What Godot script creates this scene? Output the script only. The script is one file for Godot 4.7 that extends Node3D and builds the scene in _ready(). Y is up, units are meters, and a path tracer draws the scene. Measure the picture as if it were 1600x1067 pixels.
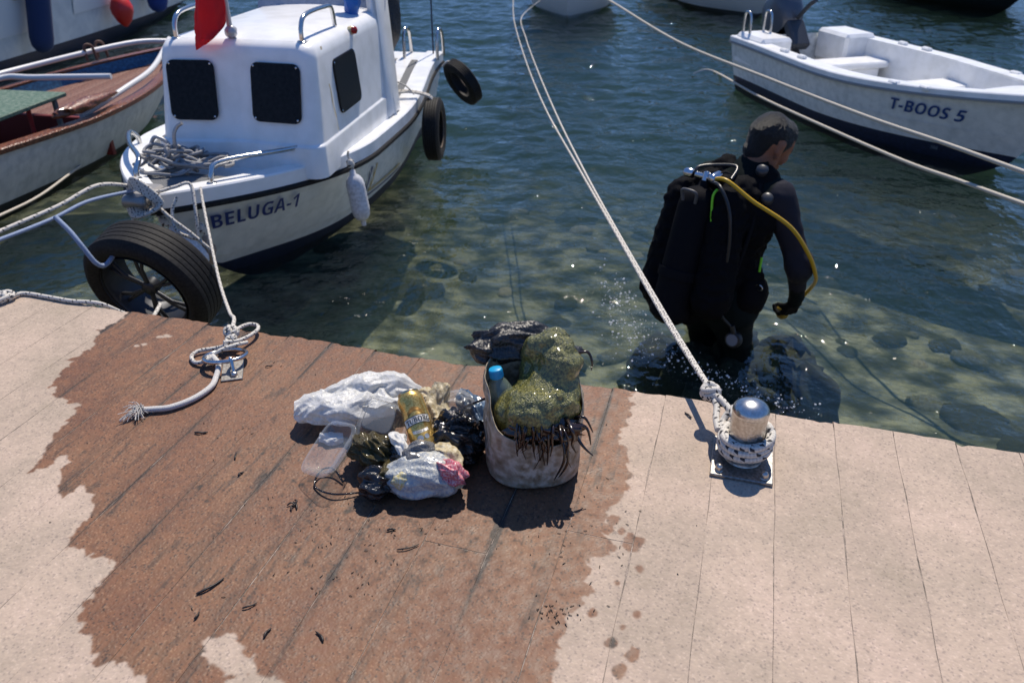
extends Node3D

const SEA := -0.65
const EDGE := Vector3(0.9598, 0.0, 0.2806)      # along the quay edge
const INLAND := Vector3(-0.2806, 0.0, 0.9598)   # from the edge onto the quay
const QUAY0 := Vector3(0.0, 0.0, -1.993)
var mats := {}
var taken := {}

class Shape:
	var v := PackedVector3Array()
	var uv := PackedVector2Array()
	var c := PackedColorArray()
	var ix := PackedInt32Array()
	var seams := []
	var tint := Color.WHITE

	func vert(p: Vector3, t := Vector2.ZERO) -> int:
		v.append(p)
		uv.append(t)
		c.append(tint)
		return v.size() - 1

	func tri(a: int, b: int, d: int) -> void:
		ix.append(a)
		ix.append(b)
		ix.append(d)

	func quad(a: Vector3, b: Vector3, d: Vector3, e: Vector3) -> void:
		var i := vert(a, Vector2(0, 0))
		vert(b, Vector2(1, 0))
		vert(d, Vector2(1, 1))
		vert(e, Vector2(0, 1))
		tri(i, i + 1, i + 2)
		tri(i, i + 2, i + 3)

	# rows: Array of PackedVector3Array, all of one length; ring: the rows are closed loops (first point repeated at the end)
	func grid(rows: Array, ring := false, uscale := 1.0, vlen := PackedFloat32Array()) -> void:
		var n: int = rows[0].size()
		var base := v.size()
		for r in rows.size():
			var row: PackedVector3Array = rows[r]
			var tv: float = vlen[r] if vlen.size() else float(r) / maxf(1.0, rows.size() - 1)
			for k in n:
				vert(row[k], Vector2(uscale * k / (n - 1), tv))
			if ring:
				seams.append([base + r * n, base + r * n + n - 1])
		for r in rows.size() - 1:
			for k in n - 1:
				var a := base + r * n + k
				ix.append_array(PackedInt32Array([a, a + 1, a + n, a + 1, a + n + 1, a + n]))

	func fan(ring: PackedVector3Array, mid: Vector3) -> void:
		var m := vert(mid, Vector2(0.5, 0.5))
		var first := v.size()
		for p in ring:
			vert(p, Vector2(0.5, 0.5))
		for k in ring.size() - 1:
			tri(m, first + k, first + k + 1)

	func mesh() -> ArrayMesh:
		var n := PackedVector3Array()
		n.resize(v.size())
		for k in range(0, ix.size(), 3):
			var a := ix[k]
			var b := ix[k + 1]
			var d := ix[k + 2]
			var f := (v[d] - v[a]).cross(v[b] - v[a])
			n[a] += f
			n[b] += f
			n[d] += f
		for s in seams:
			var t: Vector3 = n[s[0]] + n[s[1]]
			n[s[0]] = t
			n[s[1]] = t
		for k in n.size():
			n[k] = n[k].normalized() if n[k].length_squared() > 1e-20 else Vector3.UP
		var a := []
		a.resize(Mesh.ARRAY_MAX)
		a[Mesh.ARRAY_VERTEX] = v
		a[Mesh.ARRAY_NORMAL] = n
		a[Mesh.ARRAY_TEX_UV] = uv
		a[Mesh.ARRAY_COLOR] = c
		a[Mesh.ARRAY_INDEX] = ix
		var m := ArrayMesh.new()
		m.add_surface_from_arrays(Mesh.PRIMITIVE_TRIANGLES, a)
		return m

	func apply(t: Transform3D, from := 0) -> void:
		for k in range(from, v.size()):
			v[k] = t * v[k]


# ---------------------------------------------------------------- shapes
func smooth_path(p: Array, per := 8) -> PackedVector3Array:
	var out := PackedVector3Array()
	for i in p.size() - 1:
		var a: Vector3 = p[maxi(i - 1, 0)]
		var b: Vector3 = p[i]
		var d: Vector3 = p[i + 1]
		var e: Vector3 = p[mini(i + 2, p.size() - 1)]
		for k in per:
			out.append(b.cubic_interpolate(d, a, e, float(k) / per))
	out.append(p[p.size() - 1])
	return out

func tube(s: Shape, path: PackedVector3Array, radius, sides := 8, tile := 0.05, caps := true) -> void:
	var rows := []
	var lens := PackedFloat32Array()
	var side := Vector3.ZERO
	var run := 0.0
	for i in path.size():
		var dir := (path[mini(i + 1, path.size() - 1)] - path[maxi(i - 1, 0)]).normalized()
		if side == Vector3.ZERO:
			side = dir.cross(Vector3.UP if absf(dir.y) < 0.9 else Vector3.RIGHT).normalized()
		side = (side - dir * side.dot(dir)).normalized()
		var other := dir.cross(side)
		var r: float = radius[mini(i, radius.size() - 1)] if radius is Array or radius is PackedFloat32Array else radius
		var row := PackedVector3Array()
		for k in sides + 1:
			var a := TAU * k / sides
			row.append(path[i] + (side * cos(a) + other * sin(a)) * r)
		rows.append(row)
		if i:
			run += path[i].distance_to(path[i - 1])
		lens.append(run / tile)
	s.grid(rows, true, 1.0, lens)
	if caps:
		s.fan(rows[0], path[0])
		s.fan(rows[-1], path[-1])

func lathe(s: Shape, prof: Array, segs := 24, at := Transform3D.IDENTITY) -> void:
	var from := s.v.size()
	var rows := []
	for p in prof:
		var row := PackedVector3Array()
		for k in segs + 1:
			var a := TAU * k / segs
			row.append(Vector3(cos(a) * p[0], p[1], sin(a) * p[0]))
		rows.append(row)
	s.grid(rows, true)
	s.apply(at, from)

func box(s: Shape, size: Vector3, bevel := 0.004, at := Transform3D.IDENTITY) -> void:
	var from := s.v.size()
	var h := size / 2.0
	var b := minf(bevel, minf(h.x, minf(h.y, h.z)) * 0.9)
	var axes := [Vector3.RIGHT, Vector3.UP, Vector3.BACK]
	for i in 3:
		var j := (i + 1) % 3
		var l := (i + 2) % 3
		for sg in [-1.0, 1.0]:
			var o: Vector3 = axes[i] * h[i] * sg
			var p: Vector3 = axes[j] * (h[j] - b)
			var q: Vector3 = axes[l] * (h[l] - b)
			if sg > 0: s.quad(o - p - q, o - p + q, o + p + q, o + p - q)
			else: s.quad(o - p - q, o + p - q, o + p + q, o - p + q)
		for sj in [-1.0, 1.0]:
			for sl in [-1.0, 1.0]:
				var e1: Vector3 = axes[j] * h[j] * sj + axes[l] * (h[l] - b) * sl
				var e2: Vector3 = axes[j] * (h[j] - b) * sj + axes[l] * h[l] * sl
				var w: Vector3 = axes[i] * (h[i] - b)
				if sj * sl > 0: s.quad(e1 - w, e2 - w, e2 + w, e1 + w)
				else: s.quad(e1 - w, e1 + w, e2 + w, e2 - w)
	for sx in [-1.0, 1.0]:
		for sy in [-1.0, 1.0]:
			for sz in [-1.0, 1.0]:
				var i0 := s.vert(Vector3(h.x * sx, (h.y - b) * sy, (h.z - b) * sz))
				s.vert(Vector3((h.x - b) * sx, h.y * sy, (h.z - b) * sz))
				s.vert(Vector3((h.x - b) * sx, (h.y - b) * sy, h.z * sz))
				if sx * sy * sz > 0: s.tri(i0, i0 + 2, i0 + 1)
				else: s.tri(i0, i0 + 1, i0 + 2)
	s.apply(at, from)

func at(p: Vector3, yaw := 0.0, pitch := 0.0, roll := 0.0) -> Transform3D:
	return Transform3D(Basis.from_euler(Vector3(deg_to_rad(pitch), deg_to_rad(yaw), deg_to_rad(roll))), p)

func along(a: Vector3, b: Vector3) -> Transform3D:   # y axis from a to b, origin at a
	var y := (b - a).normalized()
	var x := y.cross(Vector3.BACK if absf(y.z) < 0.9 else Vector3.RIGHT).normalized()
	return Transform3D(Basis(x, y, x.cross(y)), a)

func noise(seed_: int, freq: float, ridged := false, oct := 3) -> FastNoiseLite:
	var n := FastNoiseLite.new()
	n.seed = seed_
	n.frequency = freq
	n.noise_type = FastNoiseLite.TYPE_SIMPLEX_SMOOTH
	n.fractal_type = FastNoiseLite.FRACTAL_RIDGED if ridged else FastNoiseLite.FRACTAL_FBM
	n.fractal_octaves = oct
	return n

# a crumpled lump: an ellipsoid pushed in and out by creases; never below floor_y (in its own axes, after at)
func lump(s: Shape, where: Transform3D, radii: Vector3, seed_: int, amp := 0.25, freq := 12.0, nu := 44, nv := 26, floor_y := -9.0, smooth := 0.4) -> void:
	var creases := noise(seed_, freq * 1.0, true, 2)
	var swell := noise(seed_ + 7, freq * 0.45, false, 2)
	var rows := []
	for j in nv + 1:
		var th := PI * j / nv
		var row := PackedVector3Array()
		for k in nu + 1:
			var ph := TAU * (k % nu) / nu
			var d := Vector3(sin(th) * cos(ph), cos(th), sin(th) * sin(ph))
			var p := d * radii
			var f := 1.0 + amp * (creases.get_noise_3dv(Vector3(p.x * 0.45 + p.y * 0.3, p.y, p.z * 1.2 - p.x * 0.3)) * (1.0 - smooth) + swell.get_noise_3dv(p) * 1.4 * smooth)
			var q := where * (p * f)
			if q.y < floor_y: q.y = floor_y
			row.append(q)
		rows.append(row)
	s.grid(rows, true)

# a thin film: control points (rows of Vector3) smoothed to a fine sheet and creased; thick: metres
func film(s: Shape, ctrl: Array, per := 8, seed_ := 1, amp := 0.006, freq := 16.0, thick := 0.0008, floor_y := -9.0) -> void:
	var cols := []
	for r in ctrl:
		cols.append(smooth_path(r, per))
	var n := noise(seed_, freq, true, 3)
	var fine := []
	for k in cols[0].size():
		var line := []
		for r in cols:
			line.append(r[k])
		fine.append(smooth_path(line, per))
	var nr := fine.size()
	var nc: int = fine[0].size()
	var top := []
	var low := []
	for i in nr:
		var a := PackedVector3Array()
		var b := PackedVector3Array()
		for j in nc:
			var p: Vector3 = fine[i][j]
			var du: Vector3 = fine[mini(i + 1, nr - 1)][j] - fine[maxi(i - 1, 0)][j]
			var dv: Vector3 = fine[i][mini(j + 1, nc - 1)] - fine[i][maxi(j - 1, 0)]
			var w := du.cross(dv).normalized()
			var q := p + w * amp * n.get_noise_3dv(p)
			if q.y < floor_y: q.y = floor_y
			a.append(q + w * thick * 0.5)
			b.append(q - w * thick * 0.5)
		b.reverse()
		top.append(a)
		low.append(b)
	s.grid(top)
	s.grid(low)

# tapered capsules joined by a smooth minimum and meshed as surface nets. bones: [a, b, ra, rb]; paint(p) gives the colour
func flesh(s: Shape, bones: Array, cell: float, k: float, paint = null, rough: FastNoiseLite = null, rough_amp := 0.0) -> void:
	var lo := Vector3(1e9, 1e9, 1e9)
	var hi := -lo
	for b in bones:
		var m: float = maxf(b[2], b[3]) + cell * 3.0
		for e in [b[0], b[1]]:
			lo = lo.min(e - Vector3(m, m, m))
			hi = hi.max(e + Vector3(m, m, m))
	var nx := int((hi.x - lo.x) / cell) + 2
	var ny := int((hi.y - lo.y) / cell) + 2
	var nz := int((hi.z - lo.z) / cell) + 2
	var f := PackedFloat32Array()
	f.resize(nx * ny * nz)
	f.fill(1.0)
	for b in bones:
		var a: Vector3 = b[0]
		var ab: Vector3 = b[1] - b[0]
		var l2 := maxf(ab.length_squared(), 1e-9)
		var ra: float = b[2]
		var rb: float = b[3]
		var m := maxf(ra, rb) + k + cell * 2.0
		var p0: Vector3 = (a.min(b[1]) - Vector3(m, m, m) - lo) / cell
		var p1: Vector3 = (a.max(b[1]) + Vector3(m, m, m) - lo) / cell
		for z in range(maxi(0, int(p0.z)), mini(nz, int(p1.z) + 1)):
			for y in range(maxi(0, int(p0.y)), mini(ny, int(p1.y) + 1)):
				var at_ := (z * ny + y) * nx
				for x in range(maxi(0, int(p0.x)), mini(nx, int(p1.x) + 1)):
					var p := lo + Vector3(x, y, z) * cell
					var t := clampf((p - a).dot(ab) / l2, 0.0, 1.0)
					var d := (p - a - ab * t).length() - lerpf(ra, rb, t)
					var o := f[at_ + x]
					var h := maxf(k - absf(d - o), 0.0) / k
					f[at_ + x] = minf(d, o) - h * h * k * 0.25
	if rough:
		for z in nz:
			for y in ny:
				for x in nx:
					var i := (z * ny + y) * nx + x
					if absf(f[i]) < rough_amp * 2.5 + cell * 2.0:
						f[i] += rough_amp * rough.get_noise_3dv(lo + Vector3(x, y, z) * cell)
	var id := PackedInt32Array()
	id.resize(f.size())
	id.fill(-1)
	var step := [0, 1, nx, nx + 1, nx * ny, nx * ny + 1, nx * ny + nx, nx * ny + nx + 1]
	var corner := [Vector3(0, 0, 0), Vector3(1, 0, 0), Vector3(0, 1, 0), Vector3(1, 1, 0), Vector3(0, 0, 1), Vector3(1, 0, 1), Vector3(0, 1, 1), Vector3(1, 1, 1)]
	var edges := [[0, 1], [2, 3], [4, 5], [6, 7], [0, 2], [1, 3], [4, 6], [5, 7], [0, 4], [1, 5], [2, 6], [3, 7]]
	for z in nz - 1:
		for y in ny - 1:
			for x in nx - 1:
				var i := (z * ny + y) * nx + x
				var v0 := f[i]
				if absf(v0) > cell * 5.0:
					continue
				var inside := 0
				for q in step:
					if f[i + q] < 0.0: inside += 1
				if inside == 0 or inside == 8:
					continue
				var sum := Vector3.ZERO
				var n := 0
				for e in edges:
					var fa := f[i + step[e[0]]]
					var fb := f[i + step[e[1]]]
					if (fa < 0.0) != (fb < 0.0):
						sum += corner[e[0]].lerp(corner[e[1]], fa / (fa - fb))
						n += 1
				var p: Vector3 = lo + (Vector3(x, y, z) + sum / n) * cell
				if paint != null: s.tint = paint.call(p)
				id[i] = s.vert(p, Vector2(p.x, p.y))
	var dirs := [[1, nx, nx * ny], [nx, nx * ny, 1], [nx * ny, 1, nx]]
	for z in range(1, nz - 1):
		for y in range(1, ny - 1):
			for x in range(1, nx - 1):
				var i := (z * ny + y) * nx + x
				if id[i] < 0 and absf(f[i]) > cell * 5.0:
					continue
				for d in dirs:
					var fa := f[i]
					var fb := f[i + d[0]]
					if (fa < 0.0) == (fb < 0.0):
						continue
					var q0 := id[i]
					var q1 := id[i - d[1]]
					var q2 := id[i - d[1] - d[2]]
					var q3 := id[i - d[2]]
					if q0 < 0 or q1 < 0 or q2 < 0 or q3 < 0:
						continue
					if fa < 0.0: s.ix.append_array(PackedInt32Array([q0, q1, q2, q0, q2, q3]))
					else: s.ix.append_array(PackedInt32Array([q0, q2, q1, q0, q3, q2]))
	s.tint = Color.WHITE

# lettering laid on a curved surface: place(x, y, lift) maps the flat text (metres, centred) to a point
func lettering(s: Shape, text: String, height: float, place: Callable, bold := true, serif := false) -> void:
	var font := SystemFont.new()
	font.font_names = PackedStringArray(["Droid Serif" if serif else "Droid Sans"])
	if bold: font.font_weight = 700
	var t := TextMesh.new()
	t.font = font
	t.text = text
	t.font_size = 64
	t.pixel_size = 0.01
	t.depth = 0.0
	t.curve_step = 2.0
	var a := t.get_mesh_arrays()
	var p: PackedVector3Array = a[Mesh.ARRAY_VERTEX]
	var id: PackedInt32Array = a[Mesh.ARRAY_INDEX] if a[Mesh.ARRAY_INDEX] != null else PackedInt32Array(range(p.size()))
	var box_ := AABB(p[0], Vector3.ZERO)
	for q in p: box_ = box_.expand(q)
	var k := height / box_.size.y
	var mid := box_.get_center()
	var base := s.v.size()
	for q in p:
		s.vert(place.call((q.x - mid.x) * k, (q.y - mid.y) * k))
	for q in id: s.ix.append(base + q)


# ---------------------------------------------------------------- objects
func called(n: String) -> String:
	var k: int = taken.get(n, 0)
	taken[n] = k + 1
	return n if k == 0 else "%s_%03d" % [n, k]

func tag(o: Node3D, label: String, category: String, group := "", kind := "") -> Node3D:
	if label: o.set_meta("label", label)
	if category: o.set_meta("category", category)
	if group: o.set_meta("group", group)
	if kind: o.set_meta("kind", kind)
	return o

func thing(n: String, label: String, category: String, where := Transform3D.IDENTITY, group := "") -> Node3D:
	var o := Node3D.new()
	o.name = called(n)
	add_child(o)
	o.transform = where
	return tag(o, label, category, group)

func part(n: String, s, m: Material, parent: Node3D = null) -> MeshInstance3D:
	var o := MeshInstance3D.new()
	o.mesh = s.mesh() if s is Shape else s
	o.mesh.surface_set_material(0, m) if o.mesh is ArrayMesh else o.set_surface_override_material(0, m)
	if parent:
		o.name = n
		parent.add_child(o, true)
	else:
		o.name = called(n)
		add_child(o, true)
	return o

func single(n: String, s: Shape, m: Material, label: String, category: String, group := "") -> MeshInstance3D:
	var o := part(n, s, m)
	tag(o, label, category, group)
	return o

func copy(o: Node3D, n: String, label: String, where: Transform3D) -> Node3D:
	var c: Node3D = o.duplicate()
	c.name = called(n)
	add_child(c)
	c.transform = where
	c.set_meta("label", label)
	return c

# ---------------------------------------------------------------- materials (colours are linear)
func grain(seed_: int, freq: float, a: Color, b: Color, size := 512, oct := 4, mid := 0.5, ridged := false) -> NoiseTexture2D:
	var t := NoiseTexture2D.new()
	t.width = size
	t.height = size
	t.seamless = true
	t.noise = noise(seed_, freq, ridged, oct)
	var g := Gradient.new()
	g.offsets = PackedFloat32Array([clampf(mid - 0.28, 0.0, 0.98), clampf(mid + 0.28, 0.02, 1.0)])
	g.colors = PackedColorArray([a.linear_to_srgb(), b.linear_to_srgb()])
	t.color_ramp = g
	return t

func relief(seed_: int, freq: float, size := 512, oct := 4, ridged := false) -> NoiseTexture2D:
	var t := NoiseTexture2D.new()
	t.width = size
	t.height = size
	t.seamless = true
	t.noise = noise(seed_, freq, ridged, oct)
	return t

func lin(r: float, g: float, b: float, a := 1.0) -> Color:
	var c := Color(r, g, b).linear_to_srgb()
	c.a = a
	return c

# o: tex [seed, freq, colour a, colour b, mid], bump [seed, freq, cm], tri (repeats per metre), coat, back, rim, vc, alpha
func mat(n: String, c: Color, rough := 0.5, metal := 0.0, o := {}) -> StandardMaterial3D:
	if mats.has(n): return mats[n]
	var m := StandardMaterial3D.new()
	m.resource_name = n
	m.albedo_color = lin(c.r, c.g, c.b, c.a)
	m.roughness = rough
	m.metallic = metal
	m.cull_mode = BaseMaterial3D.CULL_DISABLED
	if o.has("tri"):
		m.uv1_triplanar = true
		m.uv1_scale = Vector3.ONE * o.tri
		if o.get("world", false): m.uv1_world_triplanar = true
	if o.has("tex"):
		m.albedo_color = Color.WHITE
		m.albedo_texture = grain(o.tex[0], o.tex[1], o.tex[2], o.tex[3], 512, 4, o.tex[4] if o.tex.size() > 4 else 0.5)
	if o.has("bump"):
		m.heightmap_enabled = true
		m.heightmap_texture = relief(o.bump[0], o.bump[1], 512, 4, o.bump.size() > 3)
		m.heightmap_scale = o.bump[2]
	if o.has("coat"):
		m.clearcoat_enabled = true
		m.clearcoat = o.coat
		m.clearcoat_roughness = 0.08
	if o.has("back"):
		m.backlight_enabled = true
		m.backlight = lin(o.back[0], o.back[1], o.back[2])
	if o.has("rim"):
		m.rim_enabled = true
		m.rim = o.rim
	if o.get("vc", false): m.vertex_color_use_as_albedo = true
	if o.has("alpha"):
		m.transparency = BaseMaterial3D.TRANSPARENCY_ALPHA
		m.albedo_color.a = o.alpha
	if o.has("spec"): m.metallic_specular = o.spec
	mats[n] = m
	return m

func K(r: float, g: float, b: float) -> Color:
	return Color(r, g, b)


func _ready() -> void:
	set_the_camera_and_light()
	build_quay()
	build_sea()
	build_moored_cabin_boat()
	build_wooden_boat()
	build_large_boat()
	build_open_boat()
	build_far_boats()
	build_bollard()
	build_mooring_ring()
	build_long_ropes()
	build_diver()
	build_bucket()
	build_litter()
	build_scraps()

func set_the_camera_and_light() -> void:
	var cam := Camera3D.new()
	cam.name = "camera"
	var lens := CameraAttributesPhysical.new()
	lens.frustum_focal_length = 28.0
	lens.exposure_aperture = 4.5
	lens.frustum_focus_distance = 2.05
	cam.attributes = lens
	add_child(cam)
	cam.position = Vector3(0, 1.28, 0)
	cam.rotation_degrees = Vector3(-30.5, 0, 0)
	cam.keep_aspect = Camera3D.KEEP_HEIGHT
	cam.fov = 46.43
	cam.near = 0.05
	cam.far = 600.0
	var e := Environment.new()
	e.background_mode = Environment.BG_SKY
	var sky := Sky.new()
	var sm := ProceduralSkyMaterial.new()
	sm.sky_top_color = lin(0.072, 0.175, 0.46)
	sm.sky_horizon_color = lin(0.165, 0.3, 0.54)
	sm.sky_curve = 0.18
	sm.ground_horizon_color = lin(0.2, 0.26, 0.3)
	sm.ground_bottom_color = lin(0.08, 0.1, 0.1)
	sm.sun_angle_max = 1.0
	sky.sky_material = sm
	e.sky = sky
	e.tonemap_mode = Environment.TONE_MAPPER_LINEAR
	e.tonemap_exposure = 1.1
	e.volumetric_fog_enabled = true
	e.volumetric_fog_density = 0.0
	e.sdfgi_enabled = true
	e.ssao_enabled = true
	e.ssil_enabled = true
	var w := WorldEnvironment.new()
	w.name = "environment"
	w.environment = e
	add_child(w)
	var sun := DirectionalLight3D.new()
	sun.name = "sun"
	sun.light_energy = 1.6
	sun.light_color = Color(1.0, 0.96, 0.9)
	sun.light_angular_distance = 0.5
	sun.shadow_enabled = true
	add_child(sun)
	sun.look_at_from_position(Vector3(0.16, 1.0, -0.62) * 10.0, Vector3.ZERO, Vector3.RIGHT)

# ---------------------------------------------------------------- the quay
const WET := [-1.375, -0.075, -1.344, 0.06, -1.36, 0.144, -1.298, 0.239, -1.314, 0.303, -1.286, 0.371, -1.276, 0.44, -1.207, 0.481, -1.116, 0.5, -1.083, 0.608, -1.068, 0.661, -1.038, 0.721, -1.024, 0.782, -1.001, 0.745, -0.98, 0.696, -0.936, 0.769, -0.878, 0.828, -0.873, 0.783, -0.825, 0.793, -0.772, 0.84, -0.759, 0.892, -0.75, 0.967, -0.697, 0.96, -0.608, 0.973, -0.592, 1.024, -0.592, 1.083, -0.553, 1.137, -0.51, 1.136, -0.463, 1.194, -0.426, 1.169, -0.337, 1.207, -0.24, 1.42, 0.177, 1.5, 0.372, 1.02, 0.357, 0.909, 0.361, 0.837, 0.402, 0.756, 0.376, 0.729, 0.369, 0.664, 0.432, 0.63, 0.38, 0.58, 0.386, 0.513, 0.409, 0.449, 0.408, 0.338, 0.362, 0.215, 0.369, 0.091, 0.355, -0.073]
const DRIPS := [[0.401, 0.535, 0.014], [0.387, 0.569, 0.016], [0.452, 0.594, 0.022], [0.48, 0.67, 0.008], [0.405, 0.811, 0.0095], [0.492, 0.791, 0.0095], [0.5, 0.886, 0.013], [0.454, 0.874, 0.011], [0.48, 0.93, 0.013], [0.424, 0.567, 0.009], [0.44, 0.72, 0.006], [0.47, 0.83, 0.005]]
const DRY := [[-0.268, 1.09, 0.03], [-0.245, 1.105, 0.035], [-0.215, 1.12, 0.034], [-0.14, 1.15, 0.04], [-0.165, 1.165, 0.03], [-1.12, 0.105, 0.012], [-1.14, 0.115, 0.01], [-1.16, 0.17, 0.008], [-1.175, 0.185, 0.007]]

func quay_point(u: float, v: float, y := 0.0) -> Vector3:
	return QUAY0 + EDGE * u + INLAND * v + Vector3(0, y, 0)

func fill_outline(im: Image, pts: PackedVector2Array, value: float) -> void:
	var w := im.get_width()
	var lo := 1e9
	var hi := -1e9
	for p in pts:
		lo = minf(lo, p.y)
		hi = maxf(hi, p.y)
	for y in range(maxi(0, int(lo)), mini(im.get_height() - 1, int(hi) + 1) + 1):
		var xs := []
		for i in pts.size():
			var a := pts[i]
			var b := pts[(i + 1) % pts.size()]
			if (a.y <= y + 0.5) != (b.y <= y + 0.5):
				xs.append(lerpf(a.x, b.x, (y + 0.5 - a.y) / (b.y - a.y)))
		xs.sort()
		for k in range(0, xs.size() - 1, 2):
			var x0 := clampi(roundi(xs[k]), 0, w)
			var x1 := clampi(roundi(xs[k + 1]), 0, w)
			if x1 > x0: im.fill_rect(Rect2i(x0, y, x1 - x0, 1), Color(value, value, value))

func quay_textures() -> Array:
	var W := 2048
	var Hh := 1024
	var px := W / 4.4
	var mask := Image.create_empty(W, Hh, false, Image.FORMAT_L8)
	var wob := noise(31, 0.02, false, 4)
	var wob2 := noise(32, 0.02, false, 4)
	var ragged := PackedVector2Array()
	var n := WET.size() / 2
	for i in n:
		var a := Vector2(WET[i * 2] + 2.3, WET[i * 2 + 1] + 0.1) * px
		var j := (i + 1) % n
		var b := Vector2(WET[j * 2] + 2.3, WET[j * 2 + 1] + 0.1) * px
		var steps := maxi(1, int(a.distance_to(b) / 3.0))
		for k in steps:
			var p := a.lerp(b, float(k) / steps)
			ragged.append(p + Vector2(wob.get_noise_2dv(p * 3.0), wob2.get_noise_2dv(p * 3.0)) * 11.0)
	fill_outline(mask, ragged, 1.0)
	for set_ in [[DRIPS, 1.0], [DRY, 0.0]]:
		for d in set_[0]:
			var ring := PackedVector2Array()
			for k in 40:
				var p: Vector2 = (Vector2(d[0] + 2.3, d[1] + 0.1) + Vector2.from_angle(TAU * k / 40) * d[2] * (Vector2(1.0, 1.3) if set_[1] > 0.5 else Vector2(1.3, 0.8))) * px
				ring.append(p + Vector2(wob.get_noise_2dv(p * 3.5), wob2.get_noise_2dv(p * 3.5)) * d[2] * px * 0.6)
			fill_outline(mask, ring, set_[1])
	var soft := mask.duplicate()
	soft.resize(W / 2, Hh / 2, Image.INTERPOLATE_BILINEAR)
	soft.resize(W, Hh, Image.INTERPOLATE_CUBIC)
	var wet: PackedByteArray = soft.get_data()
	var grit := noise(5, 0.35, false, 2)
	grit.noise_type = FastNoiseLite.TYPE_VALUE
	var gb := grit.get_image(W, Hh).get_data()
	var coarse := noise(6, 0.006, false, 5).get_image(W, Hh).get_data()
	var mid := noise(8, 0.05, false, 3).get_image(W, Hh).get_data()
	var speck := noise(9, 0.12, false, 2)
	speck.noise_type = FastNoiseLite.TYPE_CELLULAR
	speck.cellular_return_type = FastNoiseLite.RETURN_CELL_VALUE
	speck.fractal_type = FastNoiseLite.FRACTAL_NONE
	speck.frequency = 0.62
	var sb := speck.get_image(W, Hh).get_data()
	var joint := PackedFloat32Array()
	for x in W:
		var u := x / px - 2.3 - 0.005
		var d := absf(fposmod(u + 0.075, 0.15) - 0.075)
		joint.append(0.8 * exp(-d * d / 0.00002) + 0.3 * exp(-d * d / 0.0006))
	var lut := PackedFloat32Array()
	for k in 256: lut.append(pow(k / 255.0, 1.0 / 2.2))
	var out := PackedByteArray()
	out.resize(W * Hh * 3)
	var rough := PackedByteArray()
	rough.resize(W * Hh)
	var bump := PackedByteArray()
	bump.resize(W * Hh)
	var i := 0
	for y in Hh:
		var yy := (y >> 4) * W
		var near := exp(-pow(y / px - 0.1 - 0.62, 2) / 0.12)
		for x in W:
			var g := gb[i] / 255.0
			var s := sb[i] / 255.0
			var c := coarse[i] / 255.0
			var m := mid[i] / 255.0
			var t := wet[i] / 255.0
			var k := 0.88 + 0.2 * g + 0.34 * (c - 0.5) + 0.16 * (m - 0.5)
			var r := 0.428 * k
			var gr := 0.335 * k + 0.015 * (0.5 - c)
			var b := 0.262 * k
			var wr := 0.176 * k * (0.82 + 0.36 * m)
			var wg := 0.075 * k * (0.85 + 0.3 * m + 0.25 * (c - 0.5))
			var wb := 0.034 * k * (0.85 + 0.3 * m + 0.35 * (c - 0.5))
			if s > 0.93:
				r *= 1.16; gr *= 1.16; b *= 1.18
				wr = wr * 1.3 + 0.02; wg = wg * 1.4 + 0.02; wb = wb * 1.5 + 0.012
			elif s < 0.06:
				r *= 0.72; gr *= 0.72; b *= 0.76
				wr *= 0.45; wg *= 0.5; wb *= 0.6
			var u := x / px - 2.3
			var streak := (mid[yy + x] / 255.0 - 0.3) * 3.4
			var dirt := clampf(joint[x] * streak * (0.4 + 1.2 * c), 0.0, 1.0)
			var grime := clampf((m * 0.7 + g * 0.5 - 0.56 - 0.3 * absf(u + 0.1)) * 3.4, 0.0, 1.0) * near
			var stroke := clampf((gb[(y >> 3) * W + x] / 255.0 * 0.5 + mid[(y >> 2) * W + x] / 255.0 * 0.8 + c * 0.5 - 1.08) * 2.6, 0.0, 0.5)
			dirt = clampf(dirt + grime * 0.75 + stroke, 0.0, 0.92)
			wr = lerpf(wr, 0.018, dirt); wg = lerpf(wg, 0.014, dirt); wb = lerpf(wb, 0.011, dirt)
			r = lerpf(r, wr, t); gr = lerpf(gr, wg, t); b = lerpf(b, wb, t)
			out[i * 3] = int(255.0 * lut[clampi(int(r * 255.0), 0, 255)])
			out[i * 3 + 1] = int(255.0 * lut[clampi(int(gr * 255.0), 0, 255)])
			out[i * 3 + 2] = int(255.0 * lut[clampi(int(b * 255.0), 0, 255)])
			rough[i] = int(lerpf(235.0, 132.0 + 56.0 * m, t))
			bump[i] = int(255.0 * clampf(0.45 * g + 0.35 * s + 0.2 * m, 0.0, 1.0))
			i += 1
	var res := []
	for a in [[Image.FORMAT_RGB8, out], [Image.FORMAT_L8, rough], [Image.FORMAT_L8, bump]]:
		res.append(ImageTexture.create_from_image(Image.create_from_data(W, Hh, false, a[0], a[1])))
	return res

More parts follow.
